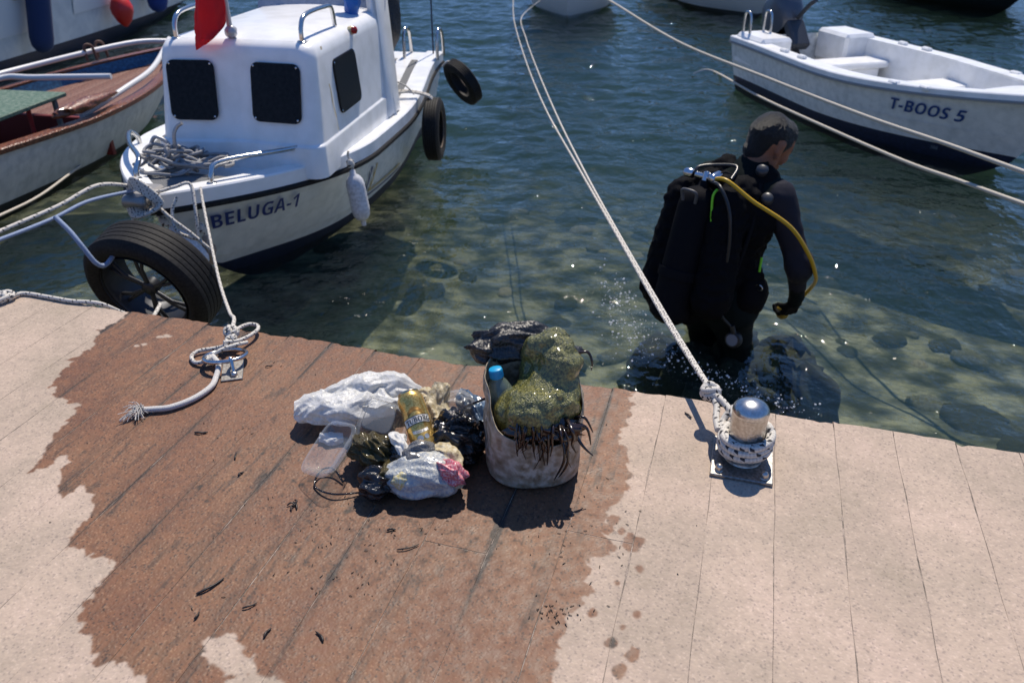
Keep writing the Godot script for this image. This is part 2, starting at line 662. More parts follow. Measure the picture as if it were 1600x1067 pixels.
func build_quay() -> void:
	var tx := quay_textures()
	var stone := mat("quay stone", K(1, 1, 1), 1.0, 0.0, {"vc": true})
	stone.albedo_texture = tx[0]
	stone.roughness_texture = tx[1]
	stone.heightmap_enabled = true
	stone.heightmap_texture = tx[2]
	stone.heightmap_scale = 0.16
	var quay := Node3D.new()
	quay.name = "quay"
	quay.set_meta("kind", "structure")
	quay.set_meta("label", "pink sandy concrete quay with a wet patch")
	add_child(quay)
	var rng := RandomNumberGenerator.new()
	rng.seed = 11
	var chip := noise(41, 14.0, false, 4)
	for k in range(-26, 20):
		var v := -0.014 + 0.006 * sin(k * 1.7)
		var first := true
		while v < 3.4:
			var end := v + rng.randf_range(1.3, 2.4)
			if k == 2 and first: end = 0.60
			if k == 0 and first: end = 0.72
			var s := Shape.new()
			s.tint = Color.WHITE * rng.randf_range(0.93, 1.0)
			var e := 0.0007
			var seg := 9 if first else 1
			var cuts := 16
			var put := func(u: float, w: float, y: float) -> int: return s.vert(quay_point(u, w, y), Vector2((u + 2.3) / 4.4, (w + 0.1) / 2.2))
			var line := func(n: int, w: float) -> float: return 0.005 + 0.15 * n + 0.004 * chip.get_noise_2d(n * 3.7, w * 0.55) + 0.0012 * chip.get_noise_2d(n * 3.7, w * 3.0)
			var drop := 0.007 if first else e
			var last := []
			for j in cuts + 1:   # the top, row by row from the water inland
				var w := lerpf(v, end - 0.0012, float(j) / cuts)
				var row := []
				for i in seg + 1:
					var u := lerpf(line.call(k, w) + 0.0003 + e, line.call(k + 1, w) - 0.0003 - e, float(i) / seg)
					var ww := w
					if j == 0:
						ww += (maxf(0.0, chip.get_noise_1d(u) * 0.02) + 0.006 * absf(chip.get_noise_1d(u * 5.0)) + 0.012) if first else e
					elif j == cuts: ww -= e
					row.append(put.call(u, ww, 0.0))
				if j:
					for i in seg:
						s.tri(last[i], row[i + 1], last[i + 1])
						s.tri(last[i], row[i], row[i + 1])
				last = row
			for i in seg:   # the front lip and face
				var u := lerpf(line.call(k, v) + 0.0006, line.call(k + 1, v) - 0.0006, float(i) / seg)
				var u2 := lerpf(line.call(k, v) + 0.0006, line.call(k + 1, v) - 0.0006, float(i + 1) / seg)
				var cut := func(x: float) -> float: return v + ((maxf(0.0, chip.get_noise_1d(x) * 0.02) + 0.006 * absf(chip.get_noise_1d(x * 5.0))) if first else 0.0)
				var lip := 0.012 if first else e
				var a: int = put.call(u, cut.call(u), -0.06)
				put.call(u2, cut.call(u2), -0.06)
				put.call(u2, cut.call(u2), -drop)
				put.call(u, cut.call(u), -drop)
				put.call(u2, cut.call(u2) + lip, 0.0)
				put.call(u, cut.call(u) + lip, 0.0)
				s.tri(a, a + 2, a + 1); s.tri(a, a + 3, a + 2); s.tri(a + 3, a + 4, a + 2); s.tri(a + 3, a + 5, a + 4)
			for sd in [[k, 1.0], [k + 1, -1.0]]:   # the long edges run slightly ragged, as cast
				for j in cuts:
					var va := lerpf(v, end - 0.0012, float(j) / cuts)
					var vb := lerpf(v, end - 0.0012, float(j + 1) / cuts)
					if j == 0 and first: va += 0.012
					var wa: float = absf(chip.get_noise_2d(sd[0] * 9.0, va * 1.4)) * 2.6 + 0.6
					var wb: float = absf(chip.get_noise_2d(sd[0] * 9.0, vb * 1.4)) * 2.6 + 0.6
					var ua: float = line.call(sd[0], va) + 0.0003 * sd[1]
					var ub: float = line.call(sd[0], vb) + 0.0003 * sd[1]
					var a: int = put.call(ua, va, -0.06)
					put.call(ub, vb, -0.06)
					put.call(ub, vb, -e * wb)
					put.call(ua, va, -e * wa)
					put.call(ub + e * sd[1], vb, 0.0)
					put.call(ua + e * sd[1], va, 0.0)
					s.tri(a, a + 1, a + 2); s.tri(a, a + 2, a + 3); s.tri(a + 3, a + 2, a + 4); s.tri(a + 3, a + 4, a + 5)
			var q: int = put.call(line.call(k, end), end - 0.0012, -0.06)
			put.call(line.call(k + 1, end), end - 0.0012, -0.06)
			put.call(line.call(k + 1, end), end - 0.0012, -e)
			put.call(line.call(k, end), end - 0.0012, -e)
			put.call(line.call(k + 1, end) - e, end - e - 0.0012, 0.0)
			put.call(line.call(k, end) + e, end - e - 0.0012, 0.0)
			s.tri(q, q + 1, q + 2); s.tri(q, q + 2, q + 3); s.tri(q + 3, q + 2, q + 4); s.tri(q + 3, q + 4, q + 5)
			part("paver", s, stone, quay)
			v = end
			first = false
	# the concrete body under the boards, down to the seabed
	var body := Shape.new()
	var face := noise(55, 3.0, false, 4)
	var rows := []
	for j in 14:
		var y := lerpf(-0.011, -1.6, j / 13.0)
		var row := PackedVector3Array()
		for x in 120:
			var u := lerpf(-4.2, 3.2, x / 119.0)
			row.append(quay_point(u, 0.012 + 0.02 * face.get_noise_2d(u, y), y))
		rows.append(row)
	body.grid(rows)
	body.quad(quay_point(-4.2, 0.02, -0.0007), quay_point(3.2, 0.02, -0.0007), quay_point(3.2, 3.5, -0.0007), quay_point(-4.2, 3.5, -0.0007))
	part("quay_wall", body, mat("quay core", K(0.2, 0.17, 0.14), 0.95, 0.0, {"tri": 1.4, "world": true, "tex": [61, 0.03, K(0.12, 0.1, 0.08), K(0.36, 0.29, 0.24)], "bump": [62, 0.06, 0.5]}), quay)
	# ground beyond, behind the photographer
	var land := Shape.new()
	land.quad(quay_point(-40, 3.42, -0.004), quay_point(40, 3.42, -0.004), quay_point(40, 60, -0.004), quay_point(-40, 60, -0.004))
	land.quad(quay_point(-40, 0.0, -0.004), quay_point(-3.9, 0.0, -0.004), quay_point(-3.9, 3.42, -0.004), quay_point(-40, 3.42, -0.004))
	land.quad(quay_point(3.01, 0.0, -0.004), quay_point(40, 0.0, -0.004), quay_point(40, 3.42, -0.004), quay_point(3.01, 3.42, -0.004))
	land.quad(quay_point(-40, 0.0, -1.6), quay_point(-4.2, 0.0, -1.6), quay_point(-4.2, 0.0, -0.004), quay_point(-40, 0.0, -0.004))
	land.quad(quay_point(3.2, 0.0, -1.6), quay_point(40, 0.0, -1.6), quay_point(40, 0.0, -0.004), quay_point(3.2, 0.0, -0.004))
	var o := part("quay_ground", land, mat("quay ground", K(0.42, 0.33, 0.27), 0.95, 0.0, {"tri": 0.9, "world": true, "tex": [63, 0.03, K(0.36, 0.28, 0.22), K(0.46, 0.37, 0.31)]}))
	o.set_meta("kind", "structure")

# ---------------------------------------------------------------- the sea
func build_sea() -> void:
	var bed := Shape.new()
	var hump := noise(71, 0.5, false, 4)
	var rows := []
	for j in 120:
		var q := j / 119.0
		var d := -0.3 + 26.0 * q * q
		var row := PackedVector3Array()
		for k in 150:
			var u := lerpf(-16.0, 16.0, k / 149.0)
			var p := quay_point(u, -d)
			p.y = seabed(d) + hump.get_noise_2d(p.x, p.z) * (0.16 if d > 0.4 else 0.06)
			row.append(p)
		rows.append(row)
	bed.grid(rows)
	var sand := mat("seabed", K(0.1, 0.1, 0.06), 0.95, 0.0, {"tri": 0.45, "world": true, "tex": [72, 0.013, K(0.018, 0.026, 0.012), K(0.4, 0.42, 0.25), 0.49], "bump": [73, 0.05, 3.0]})
	var o := part("seabed", bed, sand)
	o.set_meta("kind", "structure")
	var far := Shape.new()
	far.quad(Vector3(-400, -4.2, -420), Vector3(400, -4.2, -420), Vector3(400, -4.2, -5), Vector3(-400, -4.2, -5))
	o = part("seabed_deep", far, mat("deep seabed", K(0.03, 0.035, 0.022), 0.95))
	o.set_meta("kind", "structure")
	# stones and weed tufts on the bottom, seen through the water
	var rng := RandomNumberGenerator.new()
	rng.seed = 5
	var tones := [K(0.17, 0.18, 0.1), K(0.05, 0.06, 0.03), K(0.34, 0.33, 0.2), K(0.02, 0.028, 0.013)]
	for t in 4:
		var st := Shape.new()
		for i in [50, 40, 26, 60][t]:
			var d := 0.1 + 6.0 * pow(rng.randf(), 1.4)
			var p := quay_point(rng.randf_range(-3.5, 4.0), -d)
			p.y = seabed(d) + hump.get_noise_2d(p.x, p.z) * 0.16
			var r := rng.randf_range(0.03, 0.12) * (1.8 if t == 3 else 1.0)
			lump(st, at(p, rng.randf() * 360.0), Vector3(r, r * (0.35 if t == 3 else 0.5), r * rng.randf_range(0.6, 1.5)), 100 + t * 200 + i, 0.5, 9.0, 12, 7)
		if t == 3:   # a bank of weed where the diver stands
			for i in 30:
				var p := Vector3(rng.randf_range(0.75, 1.4), rng.randf_range(-0.97, -0.88), rng.randf_range(-3.5, -3.02))
				var r := rng.randf_range(0.12, 0.2)
				lump(st, at(p, rng.randf() * 360.0), Vector3(r, 0.17, r * 0.8), 900 + i, 0.6, 9.0, 20, 12)
		o = part(["seabed_stones", "seabed_stones", "pale_seabed_stones", "seabed_weed"][t], st, mat("stone %d" % t, tones[t], 0.95, 0.0, {"tri": 3.0, "tex": [80 + t, 0.03, tones[t] * 0.6, tones[t] * 1.4]}))
		tag(o, ["greenish stones lying on the seabed", "dark mossy stones lying on the seabed", "pale stones lying on the seabed", "dark clumps of weed on the seabed"][t], "seabed", "", "stuff")
	# the surface: a real swell in the mesh, the finest ripples as relief
	var water := Shape.new()
	var n1 := noise(91, 0.55, false, 2)
	var n2 := noise(92, 1.5, false, 2)
	var n3 := noise(93, 3.6, false, 2)
	var xs := PackedFloat32Array()
	for k in 430: xs.append(lerpf(-8.0, 9.0, k / 429.0))
	var z := -1.2
	rows = []
	while z > -19.0:
		var row := PackedVector3Array()
		var fade := smoothstep(-1.2, -1.6, z) * smoothstep(-19.0, -17.0, z)
		var calm := lerpf(0.5, 1.45, smoothstep(-3.5, -8.0, z))   # the water lies quieter in the lee of the quay
		for x in xs:
			var h := 0.034 * n1.get_noise_2d(x * 0.8 + z * 0.25, z * 1.5) + 0.024 * calm * n2.get_noise_2d(x * 0.75 - z * 0.3, z * 1.6)
			if z > -15.0: h += 0.008 * calm * n3.get_noise_2d(x * 0.8 + z * 0.4, z * 1.5)
			row.append(Vector3(x, SEA + h * fade * smoothstep(8.2, 7.0, absf(x)), z))
		rows.append(row)
		z -= 0.028 + maxf(0.0, -z - 2.0) * 0.0042
	water.grid(rows)
	var zl: float = rows[-1][0].y
	zl = rows[-1][0].z
	for q in [[-400.0, -8.0, zl, -1.2], [9.0, 400.0, zl, -1.2], [-400.0, 400.0, -420.0, zl], [-400.0, 400.0, -1.2, 9.0]]:
		water.quad(Vector3(q[0], SEA, q[2]), Vector3(q[1], SEA, q[2]), Vector3(q[1], SEA, q[3]), Vector3(q[0], SEA, q[3]))
	var wm := mat("sea water", K(0.012, 0.024, 0.018), 0.015, 0.0, {"alpha": 0.14, "tri": 0.8, "world": true, "bump": [94, 0.012, 1.9], "spec": 0.5})
	o = part("sea_water", water, wm)
	tag(o, "", "", "", "structure")
	var murk := FogVolume.new()   # the water's own depth: silt and plankton that swallow light with distance
	murk.name = "water_depth"
	murk.shape = RenderingServer.FOG_VOLUME_SHAPE_BOX
	murk.size = Vector3(40.0, 4.0, 40.0)
	murk.position = Vector3(0.0, SEA - 0.06 - 2.0, -21.0)
	var fm := FogMaterial.new()
	fm.density = 0.45
	fm.albedo = lin(0.08, 0.16, 0.1)
	murk.material = fm
	add_child(murk)
	murk.set_meta("kind", "structure")

func seabed(d: float) -> float:
	return -1.03 - 0.1 * maxf(0.0, d) - 0.006 * d * d if d < 12.0 else -3.06 - (d - 12.0) * 0.08

# ---------------------------------------------------------------- boats
# A boat's own axes: bow towards +x, up y, starboard +z; the origin is amidships of the stern, on the water.
# h: L, B (half beam), stern (share of B at the transom), tb and p (where and how the bow narrows), sheer [stern, mid, bow], keel, chine [height, share], rake
func breadth(h: Dictionary, t: float) -> float:
	var b: float = h.B * lerpf(h.stern, 1.0, smoothstep(0.0, 0.5, t))
	if t > h.tb: b *= 1.0 - pow((t - h.tb) / (1.0 - h.tb), h.p)
	return maxf(b, 0.0)

func sheer(h: Dictionary, t: float) -> float:
	var a: float = h.sheer[0]
	var m: float = h.sheer[1]
	var e: float = h.sheer[2]
	return lerpf(a, m, minf(t * 2.0, 1.0)) if t < 0.5 else lerpf(m, e, pow((t - 0.5) * 2.0, 1.6))

# s: 0 keel, 0.4 chine, 1 gunwale
func hull_point(h: Dictionary, t: float, s: float, side: float, out := 0.0) -> Vector3:
	var top := sheer(h, t)
	var cy: float = lerpf(h.chine[0], top * h.get("rise", 0.55), pow(t, 5.0))
	var cb: float = breadth(h, t) * h.chine[1] * (1.0 - 0.55 * pow(t, 4.0))
	var ky: float = lerpf(h.keel, cy, pow(t, 6.0))
	var y: float
	var z: float
	if s < 0.4:
		y = lerpf(ky, cy, s / 0.4)
		z = lerpf(0.0, cb, pow(s / 0.4, 0.8))
	else:
		var q := (s - 0.4) / 0.6
		y = lerpf(cy, top, q)
		z = lerpf(cb, breadth(h, t), 1.0 - pow(1.0 - q, 1.35))
	var fall := clampf((top - y) / maxf(top - h.keel, 0.01), 0.0, 1.0)
	return Vector3(t * h.L - h.rake * pow(fall, 0.9) * pow(t, 3.0), y, (z + out) * side)

func hull_strip(s: Shape, h: Dictionary, side: float, s0: float, s1: float, out := 0.0, n := 5, t0 := 0.0, t1 := 1.0, laps := 0) -> void:
	var rows := []
	for i in 49:
		var t := lerpf(t0, t1, i / 48.0)
		var row := PackedVector3Array()
		for j in n + 1:
			var q := lerpf(s0, s1, float(j) / n)
			row.append(hull_point(h, t, q, side, out))
			if laps and j > 0 and j < n: row.append(hull_point(h, t, q + 0.006, side, out + 0.009))
		rows.append(row)
	s.grid(rows)

func share_at(h: Dictionary, t: float, y: float) -> float:   # the s of a height above the water
	var top := sheer(h, t)
	var cy: float = lerpf(h.chine[0], top * h.get("rise", 0.55), pow(t, 5.0))
	var ky: float = lerpf(h.keel, cy, pow(t, 6.0))
	if y < cy: return 0.4 * clampf((y - ky) / maxf(cy - ky, 1e-4), 0.0, 1.0)
	return 0.4 + 0.6 * clampf((y - cy) / (top - cy), 0.0, 1.0)

func hull_band(s: Shape, h: Dictionary, side: float, y0: float, y1: float, out := 0.0, n := 6, t0 := 0.0, t1 := 1.0, laps := false) -> void:
	var rows := []
	for i in 65:
		var t := lerpf(t0, t1, i / 64.0)
		var row := PackedVector3Array()
		var a := share_at(h, t, y0)
		var b := share_at(h, t, y1)
		for j in n + 1:
			var q := lerpf(a, b, float(j) / n)
			row.append(hull_point(h, t, q, side, out))
			if laps and j > 0 and j < n: row.append(hull_point(h, t, q + 0.006, side, out + 0.009))
		rows.append(row)
	s.grid(rows)

func on_hull(h: Dictionary, t: float, y: float, side: float, out: float) -> Vector3:
	return hull_point(h, t, share_at(h, t, y), side, out)

# a bar of rectangular section run along the sheer; from inside/outside offsets and heights relative to the sheer
func sheer_bar(s: Shape, h: Dictionary, side: float, zi: float, zo: float, y0: float, y1: float, t0 := 0.0, t1 := 1.0) -> void:
	var a := []
	var b := []
	var c := []
	var d := []
	for i in 57:
		var t := lerpf(t0, t1, i / 56.0)
		var p := hull_point(h, t, 1.0, side)
		var w := breadth(h, t)
		var zin := maxf(w + zi, 0.0) * side
		var zout := maxf(w + zo, 0.0) * side
		a.append(PackedVector3Array([Vector3(p.x, p.y + y0, zout), Vector3(p.x, p.y + y1 - 0.008, zout)]))
		b.append(PackedVector3Array([Vector3(p.x, p.y + y1 - 0.008, zout), Vector3(p.x, p.y + y1, zout - 0.008 * side)]))
		c.append(PackedVector3Array([Vector3(p.x, p.y + y1, zout - 0.008 * side), Vector3(p.x, p.y + y1, zin)]))
		d.append(PackedVector3Array([Vector3(p.x, p.y + y1, zin), Vector3(p.x, p.y + y0, zin)]))
	for g in [a, b, c, d]: s.grid(g)

func transom(s: Shape, h: Dictionary, s0 := 0.0, s1 := 1.0) -> void:
	var rows := []
	for j in 13:
		var q := lerpf(s0, s1, j / 12.0)
		rows.append(PackedVector3Array([hull_point(h, 0.0, q, -1.0), hull_point(h, 0.0, q, 1.0)]))
	s.grid(rows)

# a level floor between the sides at height y (relative to the water)
func floor_between(s: Shape, h: Dictionary, y: float, t0: float, t1: float, inset := 0.03, follow := false) -> void:
	var rows := []
	for i in 33:
		var t := lerpf(t0, t1, i / 32.0)
		var w := maxf(breadth(h, t) - inset, 0.0)
		var yy := sheer(h, t) + y if follow else y
		var x := hull_point(h, t, 1.0, 1.0).x
		if not follow:
			var q := on_hull(h, t, y, 1.0, -0.03)
			x = q.x
			w = clampf(q.z, 0.0, w)
		rows.append(PackedVector3Array([Vector3(x, yy, -w), Vector3(x, yy + (0.012 if follow else 0.0), 0.0), Vector3(x, yy, w)]))
	s.grid(rows)

func inner_side(s: Shape, h: Dictionary, side: float, y: float, t0: float, t1: float, inset := 0.05) -> void:
	var rows := []
	for i in 33:
		var t := lerpf(t0, t1, i / 32.0)
		var p := hull_point(h, t, 1.0, side)
		var w := maxf(breadth(h, t) - inset, 0.0)
		var m := on_hull(h, t, lerpf(p.y, y, 0.5), 1.0, -0.03)
		var l := on_hull(h, t, y, 1.0, -0.03)
		rows.append(PackedVector3Array([Vector3(p.x, p.y, w * side), Vector3(m.x, m.y, clampf(m.z, 0.0, w * 0.98) * side), Vector3(l.x, y, clampf(l.z, 0.0, w) * side)]))
	s.grid(rows)

func bent_rail(s: Shape, pts: Array, r := 0.011) -> void:
	tube(s, smooth_path(pts, 6), r, 10)

func rounded_plate(s: Shape, w: float, hgt: float, rad: float, thick: float, where: Transform3D) -> void:
	var from := s.v.size()
	var ring := PackedVector3Array()
	for c in [[1, 1, 0], [-1, 1, 1], [-1, -1, 2], [1, -1, 3]]:
		for k in 6:
			var a: float = (c[2] + k / 5.0) * PI / 2.0
			ring.append(Vector3(c[0] * (w / 2 - rad) + cos(a) * rad, c[1] * (hgt / 2 - rad) + sin(a) * rad, 0.0))
	ring.append(ring[0])
	var low := PackedVector3Array()
	var top := PackedVector3Array()
	var mid := PackedVector3Array()
	for p in ring:
		low.append(p)
		mid.append(p + Vector3(0, 0, thick * 0.6))
		top.append(Vector3(p.x * (1.0 - 0.006 / w), p.y * (1.0 - 0.006 / hgt), thick))
	s.grid([low, mid], true)
	s.grid([mid, top], true)
	s.fan(top, Vector3(0, 0, thick))
	s.apply(where, from)

func facing(a: Vector3, b: Vector3, c: Vector3, d: Vector3) -> Transform3D:   # a frame on a quad (corners counter-clockwise from lower left): x along the base, z outwards
	var x := ((b - a) + (c - d)).normalized()
	var y := ((d - a) + (c - b)).normalized()
	var z := x.cross(y).normalized()
	return Transform3D(Basis(x, z.cross(x).normalized(), z), (a + b + c + d) / 4.0)

func white_gelcoat() -> StandardMaterial3D:
	return mat("white gelcoat", K(0.78, 0.79, 0.79), 0.3, 0.0, {"tri": 1.3, "tex": [201, 0.008, K(0.74, 0.74, 0.72), K(0.86, 0.86, 0.85), 0.4], "coat": 0.3})

func steel() -> StandardMaterial3D:
	return mat("stainless steel", K(0.62, 0.62, 0.62), 0.18, 1.0, {"tri": 8.0, "tex": [203, 0.02, K(0.5, 0.49, 0.47), K(0.68, 0.68, 0.68)]})

func black_rubber() -> StandardMaterial3D:
	return mat("black rubber", K(0.018, 0.018, 0.019), 0.66, 0.0, {"spec": 0.32, "tri": 6.0, "tex": [204, 0.02, K(0.008, 0.008, 0.009), K(0.024, 0.023, 0.022)]})

func tyre_shape(s: Shape, outer: float, width: float, bead: float) -> void:   # axis along y
	var w := width / 2
	var prof := [[bead, -w * 0.72], [bead + 0.012, -w * 0.82], [lerpf(bead, outer, 0.5), -w], [outer - 0.018, -w * 0.86], [outer - 0.004, -w * 0.7]]
	for k in 5:   # tread with grooves
		var y0 := lerpf(-w * 0.68, w * 0.68, k / 5.0)
		var y1 := lerpf(-w * 0.68, w * 0.68, (k + 1) / 5.0)
		var g := (y1 - y0) * 0.09
		prof.append_array([[outer, y0 + g], [outer, y0 + g], [outer + 0.001, (y0 + y1) / 2], [outer, y1 - g], [outer, y1 - g]])
		if k < 4: prof.append_array([[outer - 0.008, y1 - g * 0.6], [outer - 0.008, y1 + g * 0.6]])
	prof.append_array([[outer - 0.004, w * 0.7], [outer - 0.018, w * 0.86], [lerpf(bead, outer, 0.5), w], [bead + 0.012, w * 0.82], [bead, w * 0.72], [bead - 0.004, w * 0.6], [bead + 0.02, 0.0], [bead - 0.004, -w * 0.6], [bead, -w * 0.72]])
	lathe(s, prof, 56)

func build_moored_cabin_boat() -> void:
	var white := white_gelcoat()
	var h := {"L": 3.75, "B": 0.67, "stern": 0.68, "tb": 0.66, "p": 2.1, "sheer": [0.6, 0.57, 0.64], "keel": -0.3, "chine": [-0.02, 0.72], "rake": 0.5}
	var tip := Vector3(-1.68, SEA, -3.48)
	var ax := Vector3(-0.165, 0, 0.986).normalized()
	var t := thing("cabin_boat", "white cabin motorboat with blue lettering moored bow first to the quay", "boat", Transform3D(Basis(Vector3.UP, atan2(-ax.z, ax.x)), tip - ax * 3.75))
	var s := Shape.new()
	for sd in [-1.0, 1.0]: hull_band(s, h, sd, 0.1, 9.0, 0.0, 7, 0.0, 1.0, true)
	transom(s, h, 0.45, 1.0)
	var hull := part("hull", s, mat("hull white", K(0.66, 0.7, 0.72), 0.32, 0.0, {"tri": 1.1, "tex": [202, 0.02, K(0.5, 0.54, 0.55), K(0.72, 0.75, 0.76), 0.36], "coat": 0.2}), t)
	s = Shape.new()
	for sd in [-1.0, 1.0]: hull_band(s, h, sd, -9.0, 0.1, 0.001, 6)
	transom(s, h, 0.0, 0.45)
	part("bottom", s, mat("navy antifouling", K(0.008, 0.014, 0.045), 0.6, 0.0, {"tri": 2.0, "tex": [205, 0.03, K(0.006, 0.012, 0.03), K(0.015, 0.025, 0.07)]}), t)
	s = Shape.new()
	for sd in [-1.0, 1.0]: sheer_bar(s, h, sd, -0.11, 0.022, -0.055, 0.018)
	part("gunwale", s, white, t)
	s = Shape.new()
	for sd in [-1.0, 1.0]: sheer_bar(s, h, sd, -0.01, 0.034, -0.083, -0.056)
	part("rubbing_strake", s, black_rubber(), t)
	s = Shape.new()
	for sd in [-1.0, 1.0]: sheer_bar(s, h, sd, -0.17, -0.115, 0.0, 0.022, 0.1, 0.82)
	part("grip_strip", s, mat("grey grip paint", K(0.14, 0.145, 0.15), 0.85, 0.0, {"tri": 9.0, "bump": [206, 0.1, 0.2]}), t)
	# fore deck: a well with raised rim; grey pad right at the stem
	s = Shape.new()
	floor_between(s, h, -0.03, 0.6, 0.985, 0.06, true)
	part("foredeck", s, white, t)
	s = Shape.new()
	floor_between(s, h, 0.008, 0.9, 0.975, 0.055, true)
	part("bow_pad", s, mats["grey grip paint"], t)
	s = Shape.new()
	floor_between(s, h, 0.16, 0.02, 0.42, 0.1)
	for sd in [-1.0, 1.0]: inner_side(s, h, sd, 0.16, 0.02, 0.42, 0.14)
	part("cockpit", s, mat("cockpit blue", K(0.02, 0.11, 0.3), 0.5, 0.0, {"tri": 2.0, "tex": [207, 0.02, K(0.012, 0.06, 0.18), K(0.03, 0.15, 0.38)]}), t)
	s = Shape.new()
	for sd in [-1.0, 1.0]: sheer_bar(s, h, sd, -0.3, -0.1, -0.04, 0.014, 0.02, 0.4)
	box(s, Vector3(0.3, 0.05, 0.9), 0.012, at(Vector3(0.17, 0.585, 0)))
	part("side_deck", s, white, t)
	# cabin: rounded house with a folded front, seen from the quay. Local x grows towards the bow
	var xf := 3.13   # foot of the front
	var xb := 1.95
	var low := [0.62, 0.66]
	s = Shape.new()
	var sect := func(x: float, y: float, half: float, fold: float) -> PackedVector3Array:
		# one level ring: front folded inwards at the middle, corners rounded
		var r := PackedVector3Array()
		var back := xb - (y - 0.6) * 0.18
		var rc := 0.07
		r.append(Vector3(back, y, -half))
		r.append(Vector3(lerpf(back, x, 0.5), y, -half))
		for k in 6:
			var a := PI / 2 * k / 5.0
			r.append(Vector3(x - rc + sin(a) * rc, y, -half + rc - cos(a) * rc))
		r.append(Vector3(x - fold * 0.5, y, -half * 0.42))
		r.append(Vector3(x - fold, y, -0.01))
		r.append(Vector3(x - fold, y, 0.01))
		r.append(Vector3(x - fold * 0.5, y, half * 0.42))
		for k in 6:
			var a := PI / 2 * (5 - k) / 5.0
			r.append(Vector3(x - rc + sin(a) * rc, y, half - rc + cos(a) * rc))
		r.append(Vector3(lerpf(back, x, 0.5), y, half))
		r.append(Vector3(back, y, half))
		return r
	var off := Transform3D(Basis.IDENTITY, Vector3(0, 0, -0.16))
	var prof := [[0.56, xf + 0.02, 0.465, 0.05], [0.712, xf + 0.01, 0.46, 0.05], [0.722, xf - 0.012, 0.448, 0.05], [0.73, xf - 0.02, 0.444, 0.05], [0.93, xf - 0.065, 0.432, 0.045], [1.125, xf - 0.105, 0.42, 0.04], [1.165, xf - 0.118, 0.412, 0.036], [1.19, xf - 0.14, 0.395, 0.03], [1.203, xf - 0.175, 0.365, 0.02]]
	var rows := []
	for p in prof: rows.append(sect.call(p[1], p[0], p[2], p[3]))
	s.grid(rows)
	var roof: PackedVector3Array = rows[-1]
	var mid := []
	for i in 11:   # crowned roof between the two long edges
		var q := i / 10.0
		var line := PackedVector3Array()
		for k in 9:
			var z := lerpf(-0.365, 0.365, k / 8.0)
			line.append(Vector3(lerpf(xf - 0.175 - 0.02 * (1.0 - absf(z) / 0.365), xb - 0.1, q), 1.203 + 0.03 * (1.0 - pow(z / 0.365, 2.0)) * smoothstep(0.0, 0.15, q), z))
		mid.append(line)
	s.grid(mid)
	s.quad(Vector3(xb, 0.56, -0.5), Vector3(xb, 0.56, 0.5), Vector3(xb - 0.09, 1.203, 0.365), Vector3(xb - 0.09, 1.203, -0.365))
	s.apply(off)
	var cabin := part("cabin", s, white, t)
	var dark := mat("smoked window", K(0.006, 0.006, 0.008), 0.2, 0.0, {"spec": 0.3, "tri": 3.0, "tex": [208, 0.02, K(0.004, 0.004, 0.006), K(0.012, 0.012, 0.015)]})
	for wnd in [[facing(Vector3(xf - 0.032, 0.815, 0.38), Vector3(xf - 0.056, 0.815, 0.1), Vector3(xf - 0.119, 1.12, 0.1), Vector3(xf - 0.09, 1.12, 0.37)), 0.25, 0.295], [facing(Vector3(xf - 0.062, 0.815, -0.06), Vector3(xf - 0.037, 0.815, -0.37), Vector3(xf - 0.096, 1.12, -0.36), Vector3(xf - 0.125, 1.12, -0.07)), 0.275, 0.29], [facing(Vector3(2.86, 0.785, -0.443), Vector3(2.42, 0.795, -0.443), Vector3(2.38, 1.1, -0.421), Vector3(2.80, 1.1, -0.421)), 0.34, 0.285]]:
		var f: Transform3D = off * wnd[0]
		s = Shape.new()
		rounded_plate(s, wnd[1], wnd[2], 0.04, 0.009, f)
		var w := part("window", s, dark, cabin)
		for cx in [-1, 1]:
			for cy in [-1, 1]:
				s = Shape.new()
				lathe(s, [[0.0, 0.003], [0.0045, 0.002], [0.006, 0.0]], 8, f * Transform3D(Basis(Vector3.RIGHT, PI / 2), Vector3(cx * (wnd[1] / 2 - 0.018), cy * (wnd[2] / 2 - 0.018), 0.009)))
				part("screw", s, steel(), w)
	# raised coaming behind the roof: the wheelhouse front in shade
	s = Shape.new()
	var co := []
	for p in [[1.93, 1.18, 0.42], [1.9, 1.25, 0.42], [1.74, 1.5, 0.41], [1.6, 1.6, 0.38], [1.3, 1.66, 0.36], [0.95, 1.66, 0.36]]:
		var line := PackedVector3Array()
		for k in 13:
			var z := lerpf(-1.0, 1.0, k / 12.0)
			line.append(Vector3(p[0] - 0.1 * z * z, p[1] - 0.03 * pow(absf(z), 4.0), z * p[2]))
		co.append(line)
	s.grid(co)
	s.apply(off)
	part("windscreen_cover", s, mat("grey cover", K(0.33, 0.36, 0.42), 0.7, 0.0, {"tri": 3.0, "tex": [209, 0.02, K(0.28, 0.31, 0.37), K(0.38, 0.41, 0.47)]}), t)
	s = Shape.new()
	for z in [-0.26, 0.0, 0.26]: tube(s, PackedVector3Array([Vector3(1.86, 1.25, z - 0.12), Vector3(1.76, 1.45, z + 0.1)]), 0.008, 8)
	s.apply(off)
	part("cover_pole", s, mat("dark pole", K(0.02, 0.03, 0.06), 0.4), t)
	# corner post of the cabin's after edge
	s = Shape.new()
	var post := []
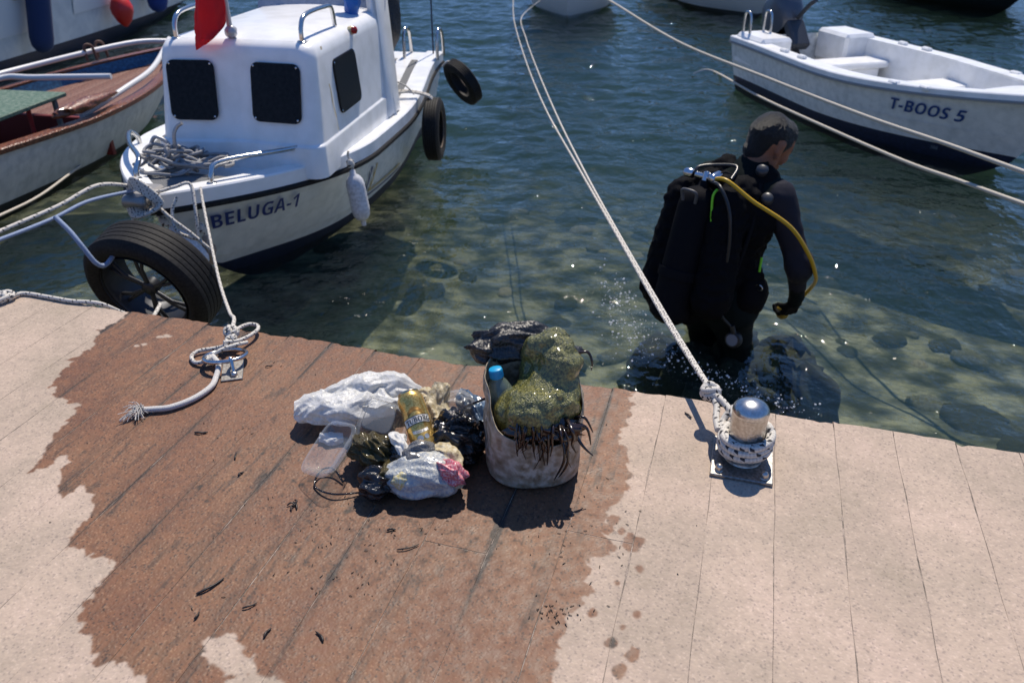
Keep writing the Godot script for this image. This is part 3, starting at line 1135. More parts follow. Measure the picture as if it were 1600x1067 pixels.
	for p in [[1.95, 0.6], [1.9, 0.9], [1.86, 1.2], [1.84, 1.32], [1.8, 1.34]]:
		post.append(PackedVector3Array([Vector3(p[0] + 0.1, p[1], -0.475 + (p[1] - 0.6) * 0.1), Vector3(p[0] - 0.12, p[1], -0.48 + (p[1] - 0.6) * 0.1), Vector3(p[0] - 0.12, p[1], -0.42 + (p[1] - 0.6) * 0.1), Vector3(p[0] + 0.1, p[1], -0.415 + (p[1] - 0.6) * 0.1), Vector3(p[0] + 0.1, p[1], -0.475 + (p[1] - 0.6) * 0.1)]))
	s.grid(post, true)
	s.apply(off)
	part("corner_post", s, white, t)
	# rust run down from the foot of the port roof rail
	s = Shape.new()
	var stain := []
	for i in 17:
		var q := i / 16.0
		var y := lerpf(1.17, 0.74, q)
		var half := lerpf(0.4105, 0.4455, q) if y < 1.16 else 0.409
		var wd := 0.009 * (1.0 - 0.75 * q) + 0.0015 * sin(i * 2.1)
		var x := xf - 0.25 - 0.03 * q + 0.004 * sin(i * 1.3)
		stain.append(PackedVector3Array([Vector3(x - wd, y, -half - 0.163), Vector3(x + wd, y, -half - 0.163)]))
	s.grid(stain)
	part("rust_streak", s, mat("rust stain", K(0.5, 0.38, 0.17), 0.6, 0.0, {"tri": 20.0, "tex": [211, 0.03, K(0.42, 0.29, 0.11), K(0.7, 0.62, 0.42), 0.5]}), cabin)
	# hand rails on the roof and round the bow and stern
	for z in [0.34, -0.34]:
		s = Shape.new()
		bent_rail(s, [Vector3(xf - 0.19, 1.2, z), Vector3(xf - 0.2, 1.27, z), Vector3(xf - 0.27, 1.315, z), Vector3(xf - 0.5, 1.32, z * 1.02), Vector3(xf - 0.6, 1.305, z * 1.03), Vector3(xf - 0.63, 1.21, z * 1.03)], 0.012)
		lathe(s, [[0.0, 0.006], [0.022, 0.006], [0.026, 0.0]], 14, at(Vector3(xf - 0.19, 1.199, z)))
		s.apply(off)
		part("roof_rail", s, steel(), t)
	for sd in [-1.0, 1.0]:
		s = Shape.new()
		var a := hull_point(h, 0.935, 1.0, sd, -0.045)
		var b := hull_point(h, 0.765, 1.0, sd, -0.035)
		bent_rail(s, [a, a + Vector3(-0.01, 0.06, 0), a + Vector3(-0.08, 0.1, 0.02 * sd), a.lerp(b, 0.5) + Vector3(0, 0.105, 0.03 * sd), b + Vector3(0.07, 0.1, 0), b + Vector3(0.01, 0.06, 0), b], 0.013)
		lathe(s, [[0.0, 0.008], [0.024, 0.008], [0.028, 0.0]], 14, at(a + Vector3(0, 0.012, 0)))
		part("bow_rail", s, steel(), t)
	for q in [[0.1, -0.5], [0.1, -0.22]]:
		s = Shape.new()
		bent_rail(s, [Vector3(0.28, 0.6, q[1]), Vector3(0.26, 0.78, q[1]), Vector3(0.2, 0.83, q[1]), Vector3(0.1, 0.78, q[1]), Vector3(0.06, 0.6, q[1])], 0.014)
		part("stern_rail", s, steel(), t)
	s = Shape.new()
	tube(s, PackedVector3Array([Vector3(0.1, 0.6, -0.42), Vector3(0.02, 1.6, -0.4)]), 0.007, 8)
	part("antenna", s, mats["dark pole"], t)
	s = Shape.new()
	box(s, Vector3(0.05, 0.05, 0.03), 0.01, at(Vector3(2.42, 1.17, -0.565)))
	var lampb := part("side_light", s, mat("lamp base", K(0.6, 0.52, 0.32), 0.5), t)
	s = Shape.new()
	lathe(s, [[0.0, 0.03], [0.018, 0.022], [0.024, 0.0]], 14, at(Vector3(2.42, 1.175, -0.58), 0, -90))
	part("red_lens", s, mat("red lens", K(0.28, 0.01, 0.012), 0.2), lampb)
	# name on the port bow, and a blue and yellow panel further aft
	s = Shape.new()
	lettering(s, "BELUGA-1", 0.09, func(x, y): return on_hull(h, 0.905 - x / 3.75 * 0.76, 0.43 + y, -1.0, 0.034))
	part("boat_name", s, mat("blue lettering", K(0.012, 0.03, 0.16), 0.45), t)
	for e in [[0.45, 0.66, 0.56, 0.575, "blue lettering", K(0, 0, 0)], [0.655, 0.662, 0.56, 0.81, "blue lettering", K(0, 0, 0)], [0.46, 0.64, 0.60, 0.612, "yellow stripe", K(0.45, 0.3, 0.05)], [0.632, 0.638, 0.60, 0.81, "yellow stripe", K(0.45, 0.3, 0.05)]]:
		s = Shape.new()
		hull_strip(s, h, -1.0, e[2], e[3], 0.013, 2, e[0], e[1])
		part("hull_stripe", s, mat(e[4], e[5], 0.45), t)
	s = Shape.new()   # bow roller and stem fitting
	box(s, Vector3(0.16, 0.05, 0.1), 0.012, at(Vector3(3.74, 0.66, 0)))
	lathe(s, [[0.0, -0.05], [0.03, -0.05], [0.022, 0.0], [0.03, 0.05], [0.0, 0.05]], 14, at(Vector3(3.83, 0.655, 0), 0, 90))
	part("bow_roller", s, mat("dull alloy", K(0.3, 0.29, 0.28), 0.5, 0.7), t)
	# outboard under a black cover at the stern
	s = Shape.new()
	lump(s, at(Vector3(0.35, 0.95, -0.05), 0, 0, 10), Vector3(0.16, 0.36, 0.17), 31, 0.16, 5.0, 30, 20)
	part("outboard_cover", s, mat("black cover", K(0.01, 0.01, 0.014), 0.45, 0.0, {"bump": [210, 0.03, 0.8], "tri": 3.0}), t)
	s = Shape.new()
	box(s, Vector3(0.4, 0.16, 0.36), 0.015, at(Vector3(0.92, 0.42, -0.2), 6))
	part("seat_box", s, mat("light blue paint", K(0.03, 0.19, 0.4), 0.45), t)
	boat_gear(t.transform, h)

func boat_gear(b: Transform3D, h: Dictionary) -> void:
	# white cylinder fenders
	var pvc := mat("fender white", K(0.6, 0.6, 0.62), 0.4, 0.0, {"tri": 5.0, "tex": [221, 0.015, K(0.42, 0.42, 0.43), K(0.66, 0.66, 0.68), 0.4]})
	var hang := func(n: String, label: String, top: Vector3, low: Vector3, r: float, m: Material) -> Node3D:
		var l := top.distance_to(low)
		var o := thing(n, label, "fender", along(low, top))
		var s := Shape.new()
		var prof := [[0.0, 0.0], [0.012, 0.0], [0.014, 0.02], [0.014, 0.03], [r * 0.62, 0.04], [r * 0.9, 0.06], [r, 0.09]]
		for k in 12:
			var y := lerpf(0.09, l - 0.09, k / 11.0)
			prof.append([r + (0.0015 if k % 2 else 0.0), y])
		prof.append_array([[r * 0.9, l - 0.06], [r * 0.62, l - 0.04], [0.016, l - 0.03], [0.016, l - 0.01], [0.0, l]])
		lathe(s, prof, 24)
		part("float", s, m, o)
		s = Shape.new()
		tube(s, smooth_path([Vector3(0, l - 0.012, 0), Vector3(0.012, l + 0.03, 0.004), Vector3(-0.006, l + 0.07, 0.0), Vector3(0.004, l + 0.1, 0.01)], 6), 0.006, 7)
		lump(s, at(Vector3(0, l + 0.03, 0)), Vector3(0.02, 0.026, 0.02), 7, 0.4, 40.0, 14, 10)
		part("lanyard", s, rope_mat(), o)
		return o
	var q := b * hull_point(h, 0.775, 1.0, -1.0, 0.07)
	hang.call("boat_fender", "white ribbed fender hanging halfway along the port side of the cabin boat", q + Vector3(0.01, -0.05, 0.01), q + Vector3(0.05, -0.37, 0.03), 0.05, pvc)
	q = b * hull_point(h, 0.955, 1.0, -1.0, 0.05)
	hang.call("boat_fender", "white fender lying between the bow tyre and the lettered hull", q + Vector3(-0.2, -0.15, 0.07), q + Vector3(-0.03, -0.36, 0.1), 0.045, pvc)
	hang.call("boat_fender", "small stained fender hanging beside the stem of the cabin boat", q + Vector3(-0.07, -0.22, 0.0), q + Vector3(-0.05, -0.37, 0.02), 0.035, mat("stained fender", K(0.35, 0.26, 0.17), 0.6, 0.0, {"tri": 8.0, "tex": [222, 0.02, K(0.22, 0.14, 0.08), K(0.42, 0.36, 0.3)]}))
	# car wheel at the bow: tyre, rim and spokes; axis tilted up towards the quay
	var centre := Vector3(-1.56, -0.26, -3.12)
	var ax := Vector3(-0.25, -0.25, 0.93).normalized()
	var o := thing("car_wheel", "worn car wheel with spoked rim hung as a fender at the bow", "wheel", Transform3D(along(centre, centre + ax).basis, centre))
	var s := Shape.new()
	tyre_shape(s, 0.285, 0.2, 0.195)
	part("tyre", s, black_rubber(), o)
	s = Shape.new()
	lathe(s, [[0.196, 0.085], [0.2, 0.075], [0.18, 0.06], [0.178, -0.06], [0.196, -0.075], [0.198, -0.085]], 40)
	var rm := mat("dull wheel rim", K(0.045, 0.048, 0.055), 0.45, 0.6)
	var rim := part("rim", s, rm, o)
	s = Shape.new()
	lathe(s, [[0.0, 0.05], [0.03, 0.05], [0.036, 0.03], [0.036, 0.0]], 20)
	part("hub", s, rm, rim)
	for k in 6:
		s = Shape.new()
		var a := TAU * k / 6.0
		for d in [-0.07, 0.07]:
			tube(s, PackedVector3Array([Vector3(cos(a) * 0.03, 0.035, sin(a) * 0.03), Vector3(cos(a + d) * 0.11, 0.045, sin(a + d) * 0.11), Vector3(cos(a + d * 1.6) * 0.182, 0.03, sin(a + d * 1.6) * 0.182)]), [0.01, 0.008, 0.009], 6)
		part("spoke", s, rm, rim)
	# two tyres along the port side
	q = b * hull_point(h, 0.4, 1.0, -1.0, 0.08)
	var tr := thing("side_tyre", "black tyre hanging below the side cleat of the cabin boat", "tyre", Transform3D(Basis(Vector3.UP, deg_to_rad(-4)) * Basis(Vector3.FORWARD, PI / 2), q + Vector3(0.045, -0.2, 0.0)))
	s = Shape.new()
	tyre_shape(s, 0.215, 0.12, 0.125)
	part("casing", s, black_rubber(), tr)
	s = Shape.new()
	lathe(s, [[0.126, 0.046], [0.129, 0.05], [0.124, 0.04]], 40)
	part("worn_lip", s, mat("worn rubber lip", K(0.2, 0.15, 0.11), 0.8), tr)
	q = b * hull_point(h, 0.13, 1.0, -1.0, 0.1)
	copy(tr, "side_tyre", "black tyre swung outwards from the stern of the cabin boat", Transform3D(Basis(Vector3.UP, deg_to_rad(35)) * Basis(Vector3.FORWARD, deg_to_rad(62)), q + Vector3(0.16, -0.12, 0.0)).scaled_local(Vector3.ONE * 0.9))
	s = Shape.new()
	tube(s, smooth_path([q, q + Vector3(0.05, 0.04, 0.0), q + Vector3(0.11, -0.0, 0.0), q + Vector3(0.12, -0.06, 0)], 6), 0.008, 7)
	q = b * hull_point(h, 0.4, 1.0, -1.0, 0.0)
	single("tyre_lashing", s, rope_mat(), "short rope lashing the stern tyre to the gunwale", "rope")
	s = Shape.new()
	for k in 3: tube(s, smooth_path([q + Vector3(-0.12, 0.06, 0.03 * k), q + Vector3(-0.02, 0.06, 0.02 * k), q + Vector3(0.1, 0.03, 0.02 * k), q + Vector3(0.13, -0.03, 0.02 * k)], 6), 0.008, 7)
	tube(s, smooth_path([q + Vector3(-0.14, 0.0, 0.0), q + Vector3(-0.15, 0.12, 0.0), q + Vector3(-0.06, 0.1, 0.02), q + Vector3(0.0, 0.05, 0.05)], 6), 0.006, 7)
	single("tyre_lashing", s, rope_mat(), "loops of rope round the side cleat above the tyre", "rope")
	# flag on a short staff at the front of the roof
	var base := b * Vector3(2.93, 1.215, -0.12)
	var fl := thing("flag", "red flag drooping from a staff on the cabin roof", "flag", Transform3D(Basis.IDENTITY, base))
	s = Shape.new()
	tube(s, PackedVector3Array([Vector3.ZERO, Vector3(0.0, 0.5, 0.02)]), 0.014, 10)
	lump(s, at(Vector3(0, 0.02, 0)), Vector3(0.03, 0.03, 0.03), 3, 0.3, 30, 16, 10)
	part("staff", s, mat("staff grey", K(0.4, 0.41, 0.43), 0.4, 0.4), fl)
	s = Shape.new()
	film(s, [[Vector3(0, 0.46, 0.02), Vector3(0.016, 0.28, 0.04), Vector3(0.008, 0.1, 0.05), Vector3(-0, 0.06, 0.06)], [Vector3(-0.048, 0.42, 0.05), Vector3(-0.08, 0.24, 0.09), Vector3(-0.08, 0.05, 0.11), Vector3(-0.064, 0.0, 0.12)], [Vector3(-0.072, 0.36, 0.02), Vector3(-0.128, 0.2, 0.05), Vector3(-0.16, 0.02, 0.08), Vector3(-0.16, -0.05, 0.1)]], 6, 33, 0.012, 14.0)
	part("cloth", s, mat("red flag cloth", K(0.52, 0.006, 0.012), 0.75, 0.0, {"back": [0.4, 0.005, 0.008]}), fl)
	s = Shape.new()
	lump(s, Transform3D(b.basis, b * Vector3(2.05, 1.38, -0.47)) * at(Vector3.ZERO, 0, 0, 14), Vector3(0.05, 0.17, 0.055), 44, 0.5, 12.0, 26, 20)
	single("rolled_tarpaulin", s, mat("blue tarpaulin", K(0.012, 0.12, 0.42), 0.5), "rolled bright blue tarpaulin tied at the corner of the cabin roof", "tarpaulin")
	# heap of grey chain and line in the bow well
	s = Shape.new()
	var rng := RandomNumberGenerator.new()
	rng.seed = 77
	var wc := b * Vector3(3.3, 0.62, 0.08)
	for k in 34:
		var p := []
		var a0 := rng.randf() * TAU
		var rr := rng.randf_range(0.03, 0.13)
		var hy := rng.randf_range(0.0, 0.1) * (1.0 - rr * 4.0)
		var off := Vector3(rng.randf_range(-0.12, 0.14), 0.02 + hy, rng.randf_range(-0.08, 0.08))
		for j in 7:
			var a := a0 + j * 0.7
			p.append(wc + off + Vector3(cos(a) * rr * 1.2, rng.randf_range(-0.012, 0.035), sin(a) * rr * 0.8))
		tube(s, smooth_path(p, 5), 0.0085, 6, 0.03)
	single("line_heap", s, mat("grey line", K(0.34, 0.34, 0.34), 0.85, 0.0, {"tri": 30.0, "tex": [223, 0.06, K(0.09, 0.09, 0.095), K(0.5, 0.5, 0.5)]}), "heap of grey line piled in the bow well of the cabin boat", "rope")
	s = Shape.new()
	tube(s, smooth_path([wc + Vector3(-0.03, 0.0, -0.04), wc + Vector3(-0.02, 0.16, -0.04), wc + Vector3(0.0, 0.21, -0.05), wc + Vector3(0.03, 0.23, -0.05)], 6), 0.01, 8)
	tube(s, smooth_path([wc + Vector3(-0.16, 0.1, -0.05), wc + Vector3(-0.12, 0.16, -0.05), wc + Vector3(-0.06, 0.12, -0.05), wc + Vector3(-0.05, 0.0, -0.04)], 6), 0.01, 8)
	single("small_anchor", s, mat("galvanised steel", K(0.4, 0.4, 0.41), 0.5, 0.8), "bent galvanised arms of a small anchor among the heaped line", "anchor")
	# lines knotted round the stem
	s = Shape.new()
	var st := b * Vector3(3.78, 0.66, 0.0)
	for k in 5: tube(s, smooth_path([st + Vector3(-0.06, 0.03, -0.02), st + Vector3(0.0, 0.05 + 0.012 * k, 0.03), st + Vector3(0.07 + 0.01 * k, 0.0, 0.05), st + Vector3(0.05, -0.05, 0.02 * k), st + Vector3(-0.04, -0.03 - 0.01 * k, 0.05), st + Vector3(-0.06, 0.02, 0.02)], 5), 0.009, 7)
	for d in [[Vector3(0.05, 0.0, 0.03), Vector3(0.14, -0.08, 0.06), Vector3(0.22, -0.14, 0.08), Vector3(0.3, -0.22, 0.09)], [Vector3(0.0, 0.02, 0.0), Vector3(0.08, 0.02, -0.02), Vector3(0.14, 0.03, -0.05), Vector3(0.2, 0.03, -0.08), Vector3(0.23, -0.08, 0.0), Vector3(0.23, -0.18, 0.03)], [Vector3(-0.04, -0.02, 0.02), Vector3(-0.05, -0.1, 0.03), Vector3(-0.05, -0.2, 0.02)], [Vector3(0.16, 0.0, -0.0), Vector3(0.14, -0.06, 0.04), Vector3(0.16, -0.13, 0.08), Vector3(0.2, -0.17, 0.06), Vector3(0.23, -0.19, 0.04)]]:
		var pp := []
		for x in d: pp.append(st + x)
		tube(s, smooth_path(pp, 6), 0.008, 7)
	single("stem_lashing", s, rope_mat(), "tangle of worn line knotted round the stem of the cabin boat", "rope")

func rope_mat() -> StandardMaterial3D:   # pale braid with dark flecks; u runs round the rope, v along it
	if mats.has("flecked rope"): return mats["flecked rope"]
	var im := Image.create_empty(128, 256, false, Image.FORMAT_RGB8)
	var n := noise(301, 0.09, false, 3)
	for y in 256:
		for x in 128:
			var d := sin((x / 128.0 * 8.0 + y / 256.0 * 12.0) * PI) * sin((x / 128.0 * 8.0 - y / 256.0 * 12.0) * PI)
			var k := 0.55 + 0.1 * d + 0.12 * n.get_noise_2d(x, y)
			var c := Color(k, k * 0.94, k * 0.84)
			var row := posmod(y, 64) / 64.0
			var col := posmod(x + (y / 64) * 22, 64) / 64.0
			if row > 0.2 and row < 0.62 and absf(col - 0.3 - (row - 0.4) * 0.5) < 0.16: c = Color(0.03, 0.03, 0.035)
			im.set_pixel(x, y, c.linear_to_srgb())
	var m := mat("flecked rope", K(1, 1, 1), 0.85)
	m.albedo_texture = ImageTexture.create_from_image(im)
	return m

func build_wooden_boat() -> void:
	var h := {"L": 4.3, "B": 0.66, "stern": 0.8, "tb": 0.5, "p": 2.4, "sheer": [0.46, 0.4, 0.5], "keel": -0.25, "chine": [-0.05, 0.7], "rake": 0.3}
	var dir := Vector3(0.2, 0, -0.98).normalized()
	var t := thing("wooden_boat", "old wooden rowing boat with pale blue hull and varnished gunwale", "boat", Transform3D(Basis(Vector3.UP, atan2(-dir.z, dir.x)), Vector3(-4.1, SEA, -3.75)))
	var s := Shape.new()
	for sd in [-1.0, 1.0]: hull_band(s, h, sd, 0.05, 9.0, 0.0, 6)
	transom(s, h, 0.3, 1.0)
	part("hull", s, mat("worn pale paint", K(0.5, 0.55, 0.6), 0.5, 0.0, {"tri": 1.2, "tex": [231, 0.015, K(0.36, 0.41, 0.46), K(0.54, 0.59, 0.63), 0.4], "bump": [232, 0.02, 0.4]}), t)
	s = Shape.new()
	for sd in [-1.0, 1.0]: hull_band(s, h, sd, -9.0, 0.05, 0.001, 5)
	part("bottom", s, mat("dark bottom paint", K(0.02, 0.025, 0.03), 0.7), t)
	var varnish := mat("varnished wood", K(0.2, 0.06, 0.02), 0.35, 0.0, {"tri": 3.0, "tex": [233, 0.03, K(0.07, 0.02, 0.008), K(0.3, 0.095, 0.03)], "bump": [234, 0.04, 0.4], "coat": 0.4})
	s = Shape.new()
	for sd in [-1.0, 1.0]: sheer_bar(s, h, sd, -0.065, 0.022, -0.022, 0.016)
	part("gunwale", s, varnish, t)
	s = Shape.new()
	for sd in [-1.0, 1.0]: inner_side(s, h, sd, 0.05, 0.0, 0.97, 0.075)
	part("inner_planking", s, mat("blue inner paint", K(0.02, 0.1, 0.2), 0.6, 0.0, {"tri": 2.0, "tex": [235, 0.03, K(0.015, 0.06, 0.13), K(0.04, 0.17, 0.3)]}), t)
	s = Shape.new()
	floor_between(s, h, 0.06, 0.0, 0.55, 0.1)
	part("bottom_boards", s, mat("dark boards", K(0.03, 0.02, 0.02), 0.7), t)
	# red-brown fore deck of separate boards
	var red := mat("red brown deck", K(0.15, 0.055, 0.035), 0.65, 0.0, {"tri": 3.0, "tex": [236, 0.025, K(0.1, 0.035, 0.025), K(0.21, 0.095, 0.065)], "bump": [237, 0.05, 0.4]})
	for k in 8:
		s = Shape.new()
		var z0 := -0.6 + 0.15 * k
		var xe := 2.45
		var top := []
		for i in 15:
			var t1 := lerpf(xe / 4.3, 0.96, i / 14.0)
			var w := maxf(breadth(h, t1) - 0.07, 0.0)
			var x := t1 * 4.3
			var y := sheer(h, t1) - 0.09
			top.append(PackedVector3Array([Vector3(x, y - 0.03, clampf(z0 + 0.002, -w, w)), Vector3(x, y, clampf(z0 + 0.002, -w, w)), Vector3(x, y, clampf(z0 + 0.146, -w, w)), Vector3(x, y - 0.03, clampf(z0 + 0.146, -w, w))]))
		s.grid(top)
		part("deck_plank", s, red, t)
	s = Shape.new()
	box(s, Vector3(0.04, 0.28, 1.1), 0.006, at(Vector3(2.45, 0.19, 0)))
	part("bulkhead", s, mat("red bulkhead", K(0.16, 0.012, 0.01), 0.6), t)
	# the green board roof over the engine well on its posts
	s = Shape.new()
	box(s, Vector3(1.05, 0.03, 0.8), 0.006, at(Vector3(1.78, 0.53, 0.0), 3))
	var roof := part("green_roof_board", s, mat("green roof paint", K(0.06, 0.12, 0.09), 0.7, 0.0, {"tri": 2.5, "tex": [238, 0.02, K(0.035, 0.09, 0.06), K(0.14, 0.19, 0.15)]}), t)
	for p in [[2.22, 0.34], [2.22, -0.3], [1.34, 0.36], [1.34, -0.3]]:
		s = Shape.new()
		box(s, Vector3(0.03, 0.44, 0.03), 0.003, at(Vector3(p[0], 0.294, p[1])))
		part("roof_post", s, mat("grey post", K(0.2, 0.19, 0.17), 0.8), roof)
	s = Shape.new()
	box(s, Vector3(0.7, 0.3, 0.4), 0.02, at(Vector3(1.3, 0.22, 0.0)))
	part("engine_box", s, mat("dark engine", K(0.02, 0.02, 0.022), 0.6), t)
	for p in [[1.12, 0.3, 0.3], [0.98, 0.28, 0.24], [1.1, 0.2, 0.4]]:
		s = Shape.new()
		box(s, Vector3(0.1, 0.1, 0.05), 0.006, at(Vector3(p[0], p[1], p[2]), 20))
		part("tool_box", s, mat("sky blue plastic", K(0.06, 0.35, 0.6), 0.5), t)
	s = Shape.new()
	tube(s, PackedVector3Array([Vector3(1.98, 0.08, 0.3), Vector3(2.0, 0.52, 0.3)]), 0.016, 10)
	part("red_tiller", s, mat("red paint", K(0.4, 0.02, 0.015), 0.5), t)
	# white awning pipes over the fore deck
	var pipe := mat("white pipe", K(0.62, 0.62, 0.62), 0.4)
	for q in [[Vector3(1.9, 0.46, -0.58), Vector3(2.4, 0.51, -0.66), Vector3(3.0, 0.53, -0.6), Vector3(3.9, 0.59, -0.2), Vector3(4.2, 0.57, 0.02)], [Vector3(1.95, 0.49, -0.5), Vector3(2.5, 0.57, -0.35), Vector3(2.6, 0.57, -0.1), Vector3(2.75, 0.57, 0.45)], [Vector3(2.2, 0.41, 0.55), Vector3(2.75, 0.49, 0.56), Vector3(3.3, 0.53, 0.45), Vector3(4.2, 0.59, 0.05)]]:
		s = Shape.new()
		bent_rail(s, q, 0.022)
		part("awning_pipe", s, pipe, t)
	s = Shape.new()
	lump(s, at(Vector3(2.25, 0.5, 0.6), 4), Vector3(0.3, 0.035, 0.06), 12, 0.6, 10, 30, 10)
	part("folded_mat", s, varnish, t)
	for x in [3.55, 3.7]:
		s = Shape.new()
		bent_rail(s, [Vector3(x, 0.5, -0.36), Vector3(x, 0.62, -0.36), Vector3(x + 0.04, 0.62, -0.32), Vector3(x + 0.05, 0.5, -0.3)], 0.012)
		part("thole_pin", s, mat("brown iron", K(0.12, 0.06, 0.04), 0.7), t)

func build_large_boat() -> void:
	var h := {"L": 11.0, "B": 1.7, "stern": 0.92, "tb": 0.75, "p": 2.2, "sheer": [1.5, 1.5, 1.8], "keel": -0.4, "chine": [-0.1, 0.88], "rake": 0.6}
	var dir := Vector3(0.1, 0, -0.995).normalized()
	var t := thing("large_boat", "big white boat hull with navy waterline behind the wooden boat", "boat", Transform3D(Basis(Vector3.UP, atan2(-dir.z, dir.x)), Vector3(-7.35, SEA, -6.2)))
	var s := Shape.new()
	for sd in [-1.0, 1.0]: hull_band(s, h, sd, 0.16, 9.0, 0.0, 6)
	transom(s, h, 0.4, 1.0)
	part("hull", s, mat("big hull white", K(0.62, 0.66, 0.7), 0.35, 0.0, {"tri": 0.7, "tex": [241, 0.01, K(0.5, 0.55, 0.6), K(0.66, 0.7, 0.73)]}), t)
	s = Shape.new()
	for sd in [-1.0, 1.0]: hull_band(s, h, sd, -9.0, 0.16, 0.002, 5)
	part("bottom", s, mats["navy antifouling"], t)
	s = Shape.new()
	floor_between(s, h, -0.02, 0.0, 0.99, 0.02, true)
	part("deck", s, white_gelcoat(), t)
	for e in [[0.235, 0.345, 0.58, 0.83], [0.4, 0.5, 0.6, 0.8]]:
		s = Shape.new()
		hull_strip(s, h, 1.0, e[2], e[3], 0.012, 3, e[0], e[1])
		part("hull_panel", s, mat("hull panel white", K(0.72, 0.73, 0.74), 0.35), t)
	s = Shape.new()
	lathe(s, [[0.0, 0.05], [0.06, 0.04], [0.08, 0.0]], 20, Transform3D(Basis(Vector3.RIGHT, PI / 2), hull_point(h, 0.305, 0.74, 1.0, 0.012)))
	part("vent_cowl", s, white_gelcoat(), t)
	s = Shape.new()
	hull_strip(s, h, 1.0, 0.66, 0.98, 0.006, 3, 0.5, 0.56)
	part("dark_opening", s, mat("dark opening", K(0.01, 0.012, 0.02), 0.4), t)
	# fenders and buoy hanging on its side
	var b := t.transform
	var k := 0
	for q in [[0.335, 0.125, "navy", "long navy blue fender hanging beside the pale hatch of the big boat", K(0.012, 0.03, 0.1), 0.3, 0.86], [0.22, 0.12, "olive", "long olive green fender at the near end of the big boat", K(0.03, 0.035, 0.02), 0.26, 0.9], [0.565, 0.14, "royal blue", "bright blue fender hanging behind the cabin roof rail", K(0.01, 0.04, 0.2), 0.3, 0.9]]:
		var top := b * hull_point(h, q[0], 1.0, 1.0, q[1] + 0.01)
		var low := b * hull_point(h, q[0], 0.5, 1.0, q[1] + 0.06) + Vector3(0.03, 0, 0.0)
		if k == 0:
			low += b.basis.x * -0.28
		if k == 1: low += b.basis.x * -0.1
		var l := top.distance_to(low)
		var o := thing("long_fender", q[3], "fender", along(low, top))
		s = Shape.new()
		var r: float = q[1]
		lathe(s, [[0.0, 0.0], [r * 0.5, 0.02], [r * 0.85, 0.07], [r, 0.16], [r * 1.02, l * 0.5], [r, l - 0.1], [r * 0.5, l], [0.0, l]], 24)
		part("cover", s, mat("fender cloth " + q[2], q[4], 0.8, 0.0, {"rim": 0.3}), o)
		k += 1
	var top := b * hull_point(h, 0.475, 0.66, 1.0, 0.13)
	var o := thing("mooring_buoy", "red pear shaped buoy hanging on the big white hull", "buoy", along(top + Vector3(0.06, -0.42, 0.1), top))
	s = Shape.new()
	lathe(s, [[0.0, 0.0], [0.03, 0.01], [0.09, 0.07], [0.135, 0.17], [0.14, 0.24], [0.11, 0.33], [0.05, 0.39], [0.03, 0.42], [0.0, 0.43]], 28)
	part("float", s, mat("red buoy plastic", K(0.55, 0.02, 0.015), 0.35), o)
	s = Shape.new()
	tube(s, PackedVector3Array([Vector3(0, 0.42, 0), Vector3(0.0, 0.9, 0.05)]), 0.012, 7)
	part("lanyard", s, rope_mat(), o)

